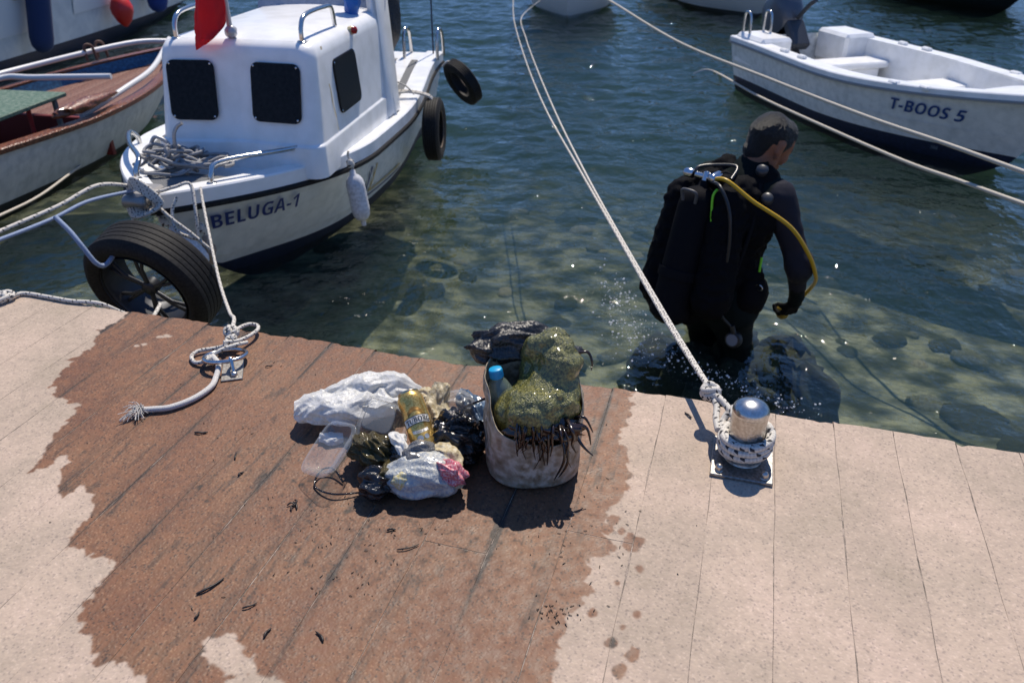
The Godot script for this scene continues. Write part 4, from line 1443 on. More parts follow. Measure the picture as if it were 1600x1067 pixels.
func build_open_boat() -> void:
	var h := {"L": 3.5, "B": 0.74, "stern": 0.9, "tb": 0.4, "p": 1.9, "sheer": [0.5, 0.5, 0.64], "keel": -0.28, "chine": [-0.02, 0.82], "rake": 0.75, "rise": 0.12}
	var stern := Vector3(2.86, SEA, -8.65)
	var dir := Vector3(0.275, 0, 0.96).normalized()
	var t := thing("open_boat", "open white fibreglass boat with navy bottom and blue name", "boat", Transform3D(Basis(Vector3.UP, atan2(-dir.z, dir.x)), stern))
	var white := white_gelcoat()
	var s := Shape.new()
	for sd in [-1.0, 1.0]:
		hull_band(s, h, sd, 0.13, 9.0, 0.0, 6)
	transom(s, h, 0.56, 1.0)
	part("hull", s, mats["hull white"], t)
	s = Shape.new()
	for sd in [-1.0, 1.0]: hull_band(s, h, sd, -9.0, 0.13, 0.0, 6)
	transom(s, h, 0.0, 0.56)
	part("bottom", s, mats["navy antifouling"], t)
	s = Shape.new()
	for sd in [-1.0, 1.0]: sheer_bar(s, h, sd, -0.14, 0.02, -0.025, 0.02)
	part("gunwale", s, white, t)
	s = Shape.new()
	for sd in [-1.0, 1.0]: sheer_bar(s, h, sd, 0.0, 0.03, -0.045, -0.024)
	part("rubbing_strake", s, mat("grey strake", K(0.25, 0.24, 0.22), 0.6), t)
	s = Shape.new()
	for sd in [-1.0, 1.0]: inner_side(s, h, sd, 0.1, 0.03, 0.86, 0.14)
	floor_between(s, h, 0.1, 0.0, 0.86, 0.16)
	part("liner", s, white, t)
	s = Shape.new()
	floor_between(s, h, 0.012, 0.8, 0.99, 0.08, true)
	part("bow_deck", s, white, t)
	for q in [[0.75, 0.34, 0.3], [1.75, 0.33, 0.32], [2.55, 0.36, 0.26]]:
		s = Shape.new()
		var w := minf(breadth(h, q[0] / 3.5) - 0.15, on_hull(h, (q[0] + 0.2) / 3.5, q[1], 1.0, -0.03).z)
		box(s, Vector3(q[2], 0.06, w * 2.0), 0.015, at(Vector3(q[0], q[1], 0)))
		var wl := maxf(on_hull(h, (q[0] + 0.3) / 3.5, 0.12, 1.0, -0.06).z, 0.05)
		box(s, Vector3(q[2] - 0.06, q[1] - 0.13, minf(w * 1.7, wl * 1.9)), 0.01, at(Vector3(q[0], (q[1] - 0.13) / 2 + 0.1, 0)))
		part("thwart", s, white, t)
	for sd in [-1.0, 1.0]:   # raised stern corner boxes
		s = Shape.new()
		box(s, Vector3(0.5, 0.3, 0.34), 0.03, at(Vector3(0.27, 0.41, sd * 0.47)))
		part("stern_box", s, white, t)
		for x in [0.9, 1.2, 2.3, 2.55]:
			s = Shape.new()
			box(s, Vector3(0.1, 0.035, 0.05), 0.01, at(Vector3(x, 0.53 + 0.02 * smoothstep(2.0, 2.6, x), sd * (breadth(h, x / 3.75) - 0.06))))
			part("rowlock_pad", s, white, t)
	for z in [0.35, 0.58]:
		s = Shape.new()
		bent_rail(s, [Vector3(0.05, 0.5, z), Vector3(0.05, 0.7, z), Vector3(0.09, 0.75, z), Vector3(0.16, 0.72, z), Vector3(0.18, 0.55, z)], 0.013)
		part("stern_rail", s, steel(), t)
	for w in [["T-BOOS", 0.735], ["5", 0.825]]:
		s = Shape.new()
		lettering(s, w[0], 0.095, func(x, y): return on_hull(h, w[1] + x / 3.5 * 1.05, 0.385 + y, 1.0, 0.012))
		part("boat_name", s, mat("mid blue lettering", K(0.015, 0.055, 0.2), 0.45), t)
	for sd in [-1.0, 1.0]:
		s = Shape.new()
		hull_band(s, h, sd, 0.272, 0.282, 0.006, 1, 0.0, 0.97)
		part("spray_line", s, mats["hull white"], t)
	s = Shape.new()
	lettering(s, "366", 0.03, func(x, y): return on_hull(h, 0.8 + x / 3.5, 0.09 + y, 1.0, 0.016))
	part("small_number", s, mat("faded number", K(0.12, 0.16, 0.22), 0.6), t)
	# the outboard, tilted up out of the water
	var m := thing("outboard_motor", "grey outboard motor tilted up at the stern of the open boat", "outboard motor", t.transform * at(Vector3(0.02, 0.5, -0.05), 0, 0, 42))
	s = Shape.new()
	var rows := []
	for e in [[0.0, 0.1, 0.11], [0.05, 0.15, 0.13], [0.15, 0.18, 0.15], [0.26, 0.19, 0.15], [0.36, 0.17, 0.135], [0.43, 0.12, 0.1], [0.46, 0.05, 0.05], [0.465, 0.0, 0.0]]:
		var row := PackedVector3Array()
		for k in 25:
			var a := TAU * (k % 24) / 24.0
			row.append(Vector3(-0.1 + e[1] * 1.3 * signf(cos(a)) * pow(absf(cos(a)), 0.7), 0.1 + e[0], e[2] * signf(sin(a)) * pow(absf(sin(a)), 0.7)))
		rows.append(row)
	s.grid(rows, true)
	part("cowling", s, mat("cowling grey", K(0.045, 0.055, 0.08), 0.3, 0.0, {"coat": 0.5}), m)
	s = Shape.new()
	box(s, Vector3(0.16, 0.6, 0.1), 0.03, at(Vector3(-0.12, -0.2, 0)))
	box(s, Vector3(0.3, 0.03, 0.16), 0.01, at(Vector3(-0.18, -0.46, 0)))
	lump(s, at(Vector3(-0.14, -0.56, 0)), Vector3(0.17, 0.055, 0.055), 3, 0.05, 4, 20, 12)
	part("drive_leg", s, mat("leg grey", K(0.03, 0.035, 0.045), 0.4), m)
	s = Shape.new()
	box(s, Vector3(0.1, 0.3, 0.2), 0.02, at(Vector3(0.02, -0.02, 0)))
	part("clamp", s, mats["leg grey"], m)
	s = Shape.new()
	tube(s, smooth_path([Vector3(0.1, 0.12, 0.0), Vector3(0.3, 0.12, 0.0), Vector3(0.42, 0.1, 0)], 5), 0.022, 10)
	part("tiller", s, mats["leg grey"], m)
	for k in 3:
		s = Shape.new()
		var a := TAU * k / 3.0
		lump(s, Transform3D(Basis(Vector3.RIGHT, a) * Basis(Vector3.UP, 0.5), Vector3(-0.33, -0.56, 0)) * at(Vector3(0, 0.06, 0)), Vector3(0.012, 0.06, 0.04), 9, 0.05, 4, 12, 10)
		part("propeller_blade", s, mats["leg grey"], m)

func build_far_boats() -> void:
	var defs := [
		[Vector3(0.78, SEA, -12.3), Vector3(-0.1, 0, 1.0), 4.5, 0.85, K(0.62, 0.66, 0.7), K(0.3, 0.35, 0.38), "pale grey boat bow with two mooring lines, far across the water", "grey"],
		[Vector3(3.9, SEA, -12.5), Vector3(0.15, 0, 1.0), 4.5, 0.95, K(0.66, 0.66, 0.64), K(0.1, 0.1, 0.1), "white boat with a yellow band beyond the open boat", "white"],
		[Vector3(8.1, SEA, -13.2), Vector3(0.1, 0, 1.0), 5.0, 1.2, K(0.012, 0.02, 0.02), K(0.01, 0.012, 0.012), "dark hulled boat at the far upper corner of the harbour", "dark"]]
	for d in defs:
		var h := {"L": d[2], "B": d[3], "stern": 0.85, "tb": 0.5, "p": 2.4, "sheer": [0.7, 0.68, 0.9], "keel": -0.3, "chine": [0.02, 0.8], "rake": 0.35}
		var dir: Vector3 = d[1].normalized()
		var t := thing("far_boat", d[6], "boat", Transform3D(Basis(Vector3.UP, atan2(-dir.z, dir.x)), d[0] - dir * d[2]), "boats moored further out")
		var s := Shape.new()
		for sd in [-1.0, 1.0]: hull_band(s, h, sd, 0.06, 9.0, 0.0, 5)
		transom(s, h, 0.4, 1.0)
		part("hull", s, mat("far hull " + d[7], d[4], 0.45), t)
		s = Shape.new()
		for sd in [-1.0, 1.0]: hull_band(s, h, sd, -9.0, 0.06, 0.002, 4)
		part("bottom", s, mat("far bottom " + d[7], d[5], 0.6), t)
		s = Shape.new()
		for sd in [-1.0, 1.0]: sheer_bar(s, h, sd, -0.1, 0.03, -0.06, 0.02)
		part("gunwale", s, mat("far gunwale " + d[7], K(0.4, 0.3, 0.12) if d[7] == "white" else K(0.35, 0.35, 0.35), 0.5), t)
		s = Shape.new()
		floor_between(s, h, -0.06, 0.0, 0.98, 0.05, true)
		part("deck", s, white_gelcoat(), t)
		if d[7] == "white":
			s = Shape.new()
			for sd in [-1.0, 1.0]: hull_strip(s, h, sd, 0.72, 0.98, 0.006, 3)
			part("yellow_band", s, mat("ochre band", K(0.28, 0.15, 0.02), 0.5), t)

# ---------------------------------------------------------------- on the quay edge
func knot(s: Shape, c: Vector3, r: float, rope: float, seed_: int, turns := 3) -> void:   # a few round turns over one another
	var rng := RandomNumberGenerator.new()
	rng.seed = seed_
	for k in turns:
		var b := Basis.from_euler(Vector3(rng.randf_range(-0.9, 0.9), rng.randf() * TAU, rng.randf_range(-0.9, 0.9)))
		var p := []
		for j in 11:
			var a := TAU * j / 10.0
			p.append(c + b * Vector3(cos(a) * r, 0.25 * r * sin(a * 2.0), sin(a) * r * 0.8))
		tube(s, smooth_path(p, 4), rope, 9)

func build_bollard() -> void:
	var base := Vector3(0.583, 0.0, -1.585)
	var turn := Basis(Vector3.UP, deg_to_rad(-16.3))
	var t := thing("mooring_bollard", "polished steel mooring bollard with domed top on a bolted plate", "bollard", Transform3D(turn, base))
	var worn := mat("worn steel", K(0.5, 0.48, 0.45), 0.33, 1.0, {"tri": 9.0, "tex": [401, 0.02, K(0.42, 0.38, 0.34), K(0.6, 0.58, 0.55)], "bump": [402, 0.03, 0.05]})
	var s := Shape.new()
	box(s, Vector3(0.15, 0.009, 0.16), 0.002, at(Vector3(0.0, 0.0049, 0.01)))
	part("base_plate", s, mat("plate steel", K(0.3, 0.29, 0.27), 0.5, 0.9, {"tri": 9.0, "tex": [403, 0.02, K(0.22, 0.2, 0.18), K(0.36, 0.35, 0.33)]}), t)
	s = Shape.new()
	lathe(s, [[0.048, 0.009], [0.0435, 0.016], [0.0435, 0.145], [0.044, 0.1455]], 40)
	part("post", s, worn, t)
	s = Shape.new()
	var dome := [[0.044, 0.1455], [0.0447, 0.147], [0.0447, 0.152]]
	for k in 9:
		var a := PI / 2 * k / 8.0
		dome.append([0.0442 * cos(a), 0.153 + 0.027 * sin(a)])
	lathe(s, dome, 40)
	part("dome_cap", s, mat("polished steel", K(0.58, 0.57, 0.55), 0.24, 1.0, {"tri": 9.0, "tex": [404, 0.02, K(0.46, 0.45, 0.43), K(0.64, 0.63, 0.62)]}), t)
	for x in [-0.054, 0.054]:
		for z in [-0.048, 0.07]:
			s = Shape.new()
			lathe(s, [[0.011, 0.0095], [0.011, 0.011], [0.0095, 0.012], [0.0095, 0.012], [0.0095, 0.02], [0.0075, 0.0245], [0.0035, 0.027], [0.0, 0.0275]], 14, at(Vector3(x, 0, z)))
			part("bolt", s, worn, t)
	# the doubled warp: coils round the post, knot, then two parts leading out to a boat
	var r := thing("bollard_warp", "black flecked mooring rope coiled round the bollard and leading out over the water", "rope", Transform3D(Basis.IDENTITY, base))
	s = Shape.new()
	var p := []
	for k in 76:
		var a := -2.3 + TAU * 4.6 * k / 75.0
		var lay := k / 75.0
		p.append(Vector3(cos(a) * (0.0535 + 0.0035 * sin(lay * 9.0)), 0.03 + 0.06 * lay + 0.009 * sin(a + 1.0 + 2.2 * floorf(a / TAU)), sin(a) * (0.0535 + 0.0035 * sin(lay * 7.0 + 1.0))))
	tube(s, smooth_path(p, 3), 0.009, 10, 0.1)
	p = []
	for k in 40:
		var a := 0.5 + TAU * 2.2 * k / 39.0
		p.append(Vector3(cos(a) * 0.0605, 0.05 + 0.034 * k / 39.0 + 0.011 * sin(a + 2.0), sin(a) * 0.0605))
	tube(s, smooth_path(p, 3), 0.009, 10, 0.1)
	part("coil", s, rope_mat(), r)
	s = Shape.new()
	var kc := Vector3(0.525, 0.098, -1.745) - base
	knot(s, kc, 0.02, 0.0092, 21, 5)
	for q in [[Vector3(-0.03, 0.09, -0.075), Vector3(-0.045, 0.075, -0.06), Vector3(-0.055, 0.07, -0.03)], [Vector3(-0.015, 0.098, -0.09), Vector3(-0.02, 0.09, -0.06), Vector3(-0.005, 0.085, -0.06)], [kc + Vector3(0.0, -0.005, 0.01), Vector3(-0.05, 0.085, -0.115), Vector3(-0.06, 0.075, -0.07), Vector3(-0.063, 0.07, -0.03)], [kc, Vector3(-0.035, 0.098, -0.115), Vector3(-0.02, 0.09, -0.075), Vector3(0.0, 0.085, -0.06)]]:
		tube(s, smooth_path(q, 6), 0.009, 9, 0.055)
	part("knot", s, rope_mat(), r)
	for q in [[Vector3(0.525, 0.1, -1.75), Vector3(0.484, 0.065, -2.195), Vector3(0.422, 0.009, -3.059), Vector3(0.343, -0.063, -4.162), Vector3(0.231, -0.167, -5.805), Vector3(0.126, -0.294, -8.193), Vector3(0.027, -0.467, -11.738), Vector3(0.02, -0.3, -13.0)], [Vector3(0.53, 0.098, -1.75), Vector3(0.493, 0.067, -2.193), Vector3(0.433, 0.007, -3.063), Vector3(0.374, -0.056, -4.034), Vector3(0.304, -0.14, -5.437), Vector3(0.223, -0.257, -7.561), Vector3(0.162, -0.367, -9.676), Vector3(0.133, -0.44, -11.738), Vector3(0.4, -0.3, -12.3)]]:
		s = Shape.new()
		var w := []
		for x in q: w.append(x - base)
		var path := smooth_path(w, 14)
		tube(s, path, 0.006, 9, 0.055)
		part("rope_part", s, rope_mat(), r)

func build_mooring_ring() -> void:
	var base := Vector3(-0.833, 0.0, -2.0)
	var t := thing("mooring_ring", "steel mooring ring on a small grey plate let into the wet quay", "mooring ring", Transform3D(Basis(Vector3.UP, deg_to_rad(14)), base))
	var s := Shape.new()
	box(s, Vector3(0.062, 0.005, 0.115), 0.0015, at(Vector3(0, 0.003, 0)))
	part("base_plate", s, mats["plate steel"], t)
	s = Shape.new()
	var p := []
	for k in 49:
		var a := TAU * k / 48.0
		p.append(Vector3(-0.02 + cos(a) * 0.062, 0.026 + 0.012 * sin(a), -0.05 + sin(a) * 0.056))
	tube(s, PackedVector3Array(p), 0.0065, 12, 0.05, false)
	part("ring", s, steel(), t)
	s = Shape.new()
	bent_rail(s, [Vector3(-0.002, 0.004, -0.02), Vector3(-0.002, 0.032, -0.012), Vector3(0.0, 0.045, 0.0), Vector3(0.004, 0.036, 0.014), Vector3(0.006, 0.018, 0.026), Vector3(0.006, 0.008, 0.034)], 0.0052)
	part("staple", s, steel(), t)
	s = Shape.new()
	lathe(s, [[0.011, 0.005], [0.011, 0.012], [0.008, 0.017], [0.0, 0.018]], 6, at(Vector3(0.006, 0, 0.036)))
	part("nut", s, mats["worn steel"], t)
	# the bow line of the cabin boat, made fast to the ring, with a frayed tail
	var r := thing("ring_line", "white rope knotted to the mooring ring with a frayed end lying on the quay", "rope", Transform3D(Basis.IDENTITY, base))
	s = Shape.new()
	var w := []
	for q in [Vector3(-1.47, -0.0, -3.6), Vector3(-1.4, -0.06, -3.42), Vector3(-1.207, -0.15, -2.95), Vector3(-1.05, -0.12, -2.6), Vector3(-0.93, 0.0, -2.33), Vector3(-0.885, 0.045, -2.2), Vector3(-0.88, 0.035, -2.13)]: w.append(q - base)
	tube(s, smooth_path(w, 10), 0.0065, 9, 0.045)
	part("standing_part", s, rope_mat(), r)
	s = Shape.new()
	knot(s, Vector3(-0.88, 0.04, -2.165) - base, 0.02, 0.0062, 5, 5)
	knot(s, Vector3(-0.872, 0.03, -2.13) - base, 0.016, 0.0062, 9, 3)
	part("knot", s, rope_mat(), r)
	s = Shape.new()
	for loop in [[Vector3(-0.885, 0.04, -2.1), Vector3(-0.845, 0.03, -2.13), Vector3(-0.815, 0.025, -2.19), Vector3(-0.82, 0.022, -2.235), Vector3(-0.85, 0.03, -2.23), Vector3(-0.875, 0.04, -2.17)], [Vector3(-0.875, 0.035, -2.09), Vector3(-0.91, 0.014, -2.111), Vector3(-0.964, 0.012, -2.095), Vector3(-0.977, 0.01, -2.065), Vector3(-0.951, 0.01, -2.03), Vector3(-0.91, 0.02, -2.03)], [Vector3(-0.92, 0.012, -2.025), Vector3(-0.89, 0.035, -2.05), Vector3(-0.85, 0.04, -2.08), Vector3(-0.82, 0.028, -2.12)]]:
		var l := []
		for q in loop: l.append(q - base)
		tube(s, smooth_path(l, 8), 0.0062, 9, 0.045)
	knot(s, Vector3(-0.905, 0.022, -2.03) - base, 0.011, 0.0065, 14, 3)
	part("loop", s, rope_mat(), r)
	s = Shape.new()
	w = []
	for q in [Vector3(-0.9, 0.03, -2.035), Vector3(-0.872, 0.022, -2.0), Vector3(-0.864, 0.012, -1.945), Vector3(-0.864, 0.0115, -1.895), Vector3(-0.893, 0.0115, -1.838), Vector3(-0.941, 0.0115, -1.797), Vector3(-0.985, 0.0115, -1.788), Vector3(-1.016, 0.0115, -1.785)]: w.append(q - base)
	tube(s, smooth_path(w, 8), 0.0084, 10, 0.09)
	part("tail", s, mat("worn rope", K(0.55, 0.52, 0.48), 0.9, 0.0, {"tri": 24.0, "tex": [411, 0.05, K(0.55, 0.51, 0.46), K(0.8, 0.78, 0.74)], "bump": [412, 0.08, 0.15]}), r)
	s = Shape.new()
	var rng := RandomNumberGenerator.new()
	rng.seed = 3
	for k in 90:
		var e := Vector3(-1.016, 0.011, -1.785) - base
		var d := Vector3(rng.randf_range(-0.045, 0.015), rng.randf_range(-0.006, 0.02), rng.randf_range(-0.012, 0.05))
		tube(s, smooth_path([e, e + d * 0.5 + Vector3(0, rng.randf_range(0, 0.014), 0), e + d + Vector3(rng.randf_range(-0.008, 0.008), -0.002, 0)], 3), [0.0016, 0.0014, 0.0009], 4, 0.05, false)
	part("frayed_end", s, mats["worn rope"], r).set_meta("kind", "stuff")

func build_long_ropes() -> void:
	var lay := func(n: String, label: String, pts: Array, r: float, m: Material) -> void:
		var s := Shape.new()
		tube(s, smooth_path(pts, 12), r, 8, 0.07)
		single(n, s, m, label, "rope")
	var pale := mat("pale twisted rope", K(0.5, 0.46, 0.38), 0.85, 0.0, {"tri": 12.0, "tex": [421, 0.05, K(0.36, 0.32, 0.26), K(0.6, 0.56, 0.48)]})
	lay.call("harbour_line", "pale rope stretched past the hull of the open boat", [Vector3(0.993, 0.048, -10.3), Vector3(1.144, 0.021, -9.584), Vector3(1.531, -0.061, -7.712), Vector3(1.916, -0.046, -6.136), Vector3(2.199, -0.027, -5.003), Vector3(2.382, 0.0, -4.303), Vector3(2.513, 0.015, -3.791), Vector3(2.605, 0.028, -3.44), Vector3(3.05, 0.03, -1.3)], 0.012, pale)
	lay.call("harbour_line", "lower pale rope rising from the water between the diver and the open boat", [Vector3(2.192, -0.8, -9.872), Vector3(2.272, -0.661, -9.372), Vector3(2.302, -0.527, -7.681), Vector3(2.333, -0.414, -6.488), Vector3(2.384, -0.244, -4.839), Vector3(2.415, -0.151, -4.139), Vector3(2.439, -0.079, -3.602), Vector3(2.46, -0.018, -3.181), Vector3(2.8, 0.03, -1.35)], 0.011, pale)
	var blue := mat("blue cord", K(0.06, 0.14, 0.32), 0.8, 0.0, {"tri": 14.0, "tex": [422, 0.05, K(0.05, 0.1, 0.24), K(0.5, 0.54, 0.6)]})
	lay.call("bow_line", "white bow line running off over the quay edge at the left", [Vector3(-2.6, 0.03, -2.0), Vector3(-2.005, 0.1, -2.69), Vector3(-1.946, 0.105, -2.832), Vector3(-1.85, 0.11, -3.079), Vector3(-1.781, 0.125, -3.276), Vector3(-1.74, 0.06, -3.46), Vector3(-1.72, 0.03, -3.5)], 0.0085, rope_mat())
	lay.call("bow_line", "blue bow line running beside the white one to the stem", [Vector3(-2.55, 0.02, -1.9), Vector3(-1.97, 0.11, -2.625), Vector3(-1.914, 0.098, -2.763), Vector3(-1.835, 0.09, -2.985), Vector3(-1.777, 0.095, -3.164), Vector3(-1.73, 0.05, -3.4), Vector3(-1.71, 0.03, -3.48)], 0.008, blue)
	lay.call("tyre_line", "thick grey blue rope holding up the car wheel", [Vector3(-1.82, 0.1, -2.98), Vector3(-1.76, 0.05, -2.95), Vector3(-1.72, -0.0, -2.93), Vector3(-1.68, -0.08, -2.93), Vector3(-1.66, -0.1, -2.97), Vector3(-1.64, -0.06, -3.06)], 0.01, blue)
	lay.call("stern_line", "thin weedy line slanting into the water beside the wooden boat", [Vector3(-2.65, -0.2, -3.5), Vector3(-2.771, -0.317, -4.06), Vector3(-2.913, -0.434, -4.675), Vector3(-3.106, -0.54, -5.428), Vector3(-3.355, -0.675, -6.392)], 0.008, pale)
	var s := Shape.new()
	tube(s, smooth_path([Vector3(-2.3, 0.0085, -2.25), Vector3(-1.833, 0.0085, -2.404), Vector3(-1.765, 0.0085, -2.418), Vector3(-1.736, 0.012, -2.466), Vector3(-1.707, 0.0085, -2.49), Vector3(-1.612, 0.0085, -2.462), Vector3(-1.516, 0.0085, -2.432), Vector3(-1.42, 0.003, -2.425), Vector3(-1.37, -0.06, -2.47), Vector3(-1.36, -0.16, -2.6), Vector3(-1.4, -0.2, -2.8)], 8), 0.0075, 9, 0.05)
	tube(s, smooth_path([Vector3(-1.736, 0.02, -2.455), Vector3(-1.79, 0.016, -2.46), Vector3(-1.82, 0.012, -2.425), Vector3(-1.78, 0.016, -2.4), Vector3(-1.74, 0.022, -2.44), Vector3(-1.76, 0.02, -2.48), Vector3(-1.83, 0.012, -2.47)], 8), 0.0075, 9, 0.05)
	knot(s, Vector3(-1.745, 0.02, -2.455), 0.016, 0.0075, 4, 3)
	single("quay_line", s, rope_mat(), "flecked rope with loops lying along the dry corner of the quay edge", "rope")

# ---------------------------------------------------------------- the diver
func build_diver() -> void:
	var fw := Vector3(0.72, 0, -0.69).normalized()
	var rt := Vector3(-fw.z, 0, fw.x)
	var t := thing("person", "diver in a black wetsuit and scuba gear wading away, head turned down to the side", "person", Transform3D(Basis(rt, Vector3.UP, -fw), Vector3(0.95, -1.34, -3.3)))
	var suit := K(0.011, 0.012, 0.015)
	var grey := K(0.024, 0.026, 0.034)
	var skin := K(0.25, 0.12, 0.075)
	var hc := Vector3(0.03, 1.6, -0.205)
	var hb := Basis.from_euler(Vector3(deg_to_rad(-30), deg_to_rad(-18), deg_to_rad(-6)))
	var s := Shape.new()
	var bones := [
		[Vector3(-0.08, 0.92, 0), Vector3(0.08, 0.92, 0), 0.125, 0.125], [Vector3(0, 0.98, -0.01), Vector3(0, 1.294, -0.07), 0.13, 0.152],
		[Vector3(-0.13, 1.41, -0.09), Vector3(0.13, 1.41, -0.09), 0.095, 0.095], [Vector3(0, 1.44, -0.1), Vector3(0.012, 1.545, -0.165), 0.085, 0.068],
		[Vector3(0.185, 1.42, -0.09), Vector3(0.315, 1.141, -0.12), 0.068, 0.052], [Vector3(0.315, 1.141, -0.12), Vector3(0.27, 0.9, -0.25), 0.05, 0.034],
		[Vector3(-0.185, 1.42, -0.09), Vector3(-0.25, 1.141, -0.17), 0.068, 0.052], [Vector3(-0.25, 1.141, -0.17), Vector3(-0.16, 0.95, -0.36), 0.05, 0.034],
		[Vector3(-0.16, 0.95, -0.36), Vector3(-0.13, 0.88, -0.4), 0.035, 0.03],
		[Vector3(0.09, 0.88, 0), Vector3(0.1, 0.6, -0.1), 0.1, 0.075], [Vector3(0.1, 0.6, -0.1), Vector3(0.1, 0.36, -0.06), 0.066, 0.048], [Vector3(0.1, 0.33, -0.06), Vector3(0.11, 0.31, -0.22), 0.045, 0.034],
		[Vector3(-0.09, 0.88, 0), Vector3(-0.1, 0.6, -0.14), 0.1, 0.075], [Vector3(-0.1, 0.6, -0.14), Vector3(-0.1, 0.36, -0.1), 0.066, 0.048], [Vector3(-0.1, 0.33, -0.1), Vector3(-0.11, 0.31, -0.26), 0.045, 0.034]]
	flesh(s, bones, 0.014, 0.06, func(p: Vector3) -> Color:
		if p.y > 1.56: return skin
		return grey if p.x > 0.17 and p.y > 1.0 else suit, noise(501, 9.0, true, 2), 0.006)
	# head on a finer grid
	var H := func(x, y, z): return hc + hb * Vector3(x, y, z)
	bones = [
		[H.call(0, 0.03, 0.02), H.call(0, 0.03, -0.025), 0.087, 0.08], [H.call(0, -0.02, -0.045), H.call(0, -0.085, -0.06), 0.062, 0.04], [H.call(-0.045, -0.06, -0.02), H.call(0.045, -0.06, -0.02), 0.03, 0.03], [H.call(0, -0.085, -0.08), H.call(0, -0.1, -0.072), 0.024, 0.022],
		[H.call(0, 0.005, -0.108), H.call(0, -0.034, -0.125), 0.009, 0.014], [H.call(-0.03, 0.022, -0.094), H.call(0.03, 0.022, -0.094), 0.013, 0.013], [H.call(-0.02, -0.062, -0.104), H.call(0.02, -0.062, -0.104), 0.008, 0.008],
		[H.call(0.034, -0.018, -0.088), H.call(0.045, -0.025, -0.07), 0.02, 0.02], [H.call(-0.034, -0.018, -0.088), H.call(-0.045, -0.025, -0.07), 0.02, 0.02],
		[H.call(0.083, 0.025, 0.012), H.call(0.085, -0.03, 0.0), 0.012, 0.009], [H.call(0.09, 0.02, 0.022), H.call(0.09, -0.012, 0.02), 0.008, 0.007], [H.call(-0.083, 0.025, 0.012), H.call(-0.085, -0.03, 0.0), 0.012, 0.009],
		[hc + Vector3(0.0, -0.02, 0.02), Vector3(0.012, 1.53, -0.14), 0.058, 0.056]]
	flesh(s, bones, 0.005, 0.018, func(p: Vector3) -> Color:
		var q: Vector3 = hb.inverse() * (p - hc)
		if absf(absf(q.x) - 0.032) < 0.012 and absf(q.y - 0.004) < 0.006 and q.z < -0.07: return K(0.02, 0.015, 0.012)
		if absf(q.y - 0.028) < 0.006 and absf(absf(q.x) - 0.034) < 0.02 and q.z < -0.08: return K(0.03, 0.025, 0.022)
		if absf(q.y + 0.062) < 0.006 and absf(q.x) < 0.022 and q.z < -0.09: return K(0.2, 0.07, 0.055)
		return skin)
	# gloved right hand closing on the spare regulator
	var wrist := Vector3(0.27, 0.905, -0.25)
	var pd := Vector3(-0.035, -0.085, -0.02).normalized()
	var sd := Vector3(0.35, -0.1, -0.9).normalized()   # across the knuckles
	var cd := pd.cross(sd).normalized()
	if cd.x > 0: cd = -cd                              # curl direction, towards the body
	bones = []
	for k in 4:
		var o := wrist + sd * (k - 1.5) * 0.019
		var kn: Vector3 = o + pd * (0.088 - 0.006 * absf(k - 1.2)) + sd * (k - 1.5) * 0.003
		var ln: float = [0.03, 0.034, 0.032, 0.025][k]
		var m1: Vector3 = kn + (pd * 0.85 + cd * 0.5).normalized() * ln * 1.25
		var m2: Vector3 = m1 + (pd * 0.25 + cd * 0.95).normalized() * ln
		var m3: Vector3 = m2 + (cd * 0.9 - pd * 0.4).normalized() * ln * 0.7
		bones.append([wrist + sd * (k - 1.5) * 0.012, kn, 0.017, 0.0125])
		bones.append([kn, m1, 0.0115, 0.0105])
		bones.append([m1, m2, 0.0105, 0.0098])
		bones.append([m2, m3, 0.0098, 0.0088])
	var tb := wrist + pd * 0.03 - sd * 0.028
	bones.append([wrist + pd * 0.012 - sd * 0.012, tb, 0.017, 0.0145])
	bones.append([tb, tb + (pd * 0.7 + cd * 0.6 - sd * 0.3).normalized() * 0.036, 0.0135, 0.0115])
	bones.append([tb + (pd * 0.7 + cd * 0.6 - sd * 0.3).normalized() * 0.036, tb + (pd * 0.7 + cd * 0.6 - sd * 0.3).normalized() * 0.036 + (pd * 0.6 + cd * 0.8).normalized() * 0.028, 0.0115, 0.0095])
	flesh(s, bones, 0.0042, 0.008, func(_p: Vector3) -> Color: return K(0.009, 0.009, 0.01))
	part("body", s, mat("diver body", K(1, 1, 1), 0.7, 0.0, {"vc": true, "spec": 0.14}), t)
	s = Shape.new()
	flesh(s, [[H.call(0, 0.05, 0.025), H.call(0, 0.062, -0.03), 0.086, 0.07], [H.call(0, 0.02, 0.045), H.call(0, -0.045, 0.05), 0.078, 0.055], [H.call(0.05, 0.02, 0.0), H.call(0.05, 0.035, -0.02), 0.04, 0.035], [H.call(-0.05, 0.02, 0.0), H.call(-0.05, 0.035, -0.02), 0.04, 0.035]], 0.0045, 0.02, null, noise(502, 60.0, false, 3), 0.0035)
	part("hair", s, mat("greying hair", K(0.02, 0.02, 0.02), 0.45, 0.0, {"tri": 30.0, "tex": [503, 0.05, K(0.003, 0.003, 0.003), K(0.06, 0.058, 0.056), 0.58], "bump": [504, 0.06, 0.6, true]}), t)
	# buoyancy vest over the torso
	var black := mat("black nylon", K(0.007, 0.007, 0.0085), 0.7, 0.0, {"tri": 9.0, "bump": [505, 0.05, 0.25], "spec": 0.14})
	s = Shape.new()
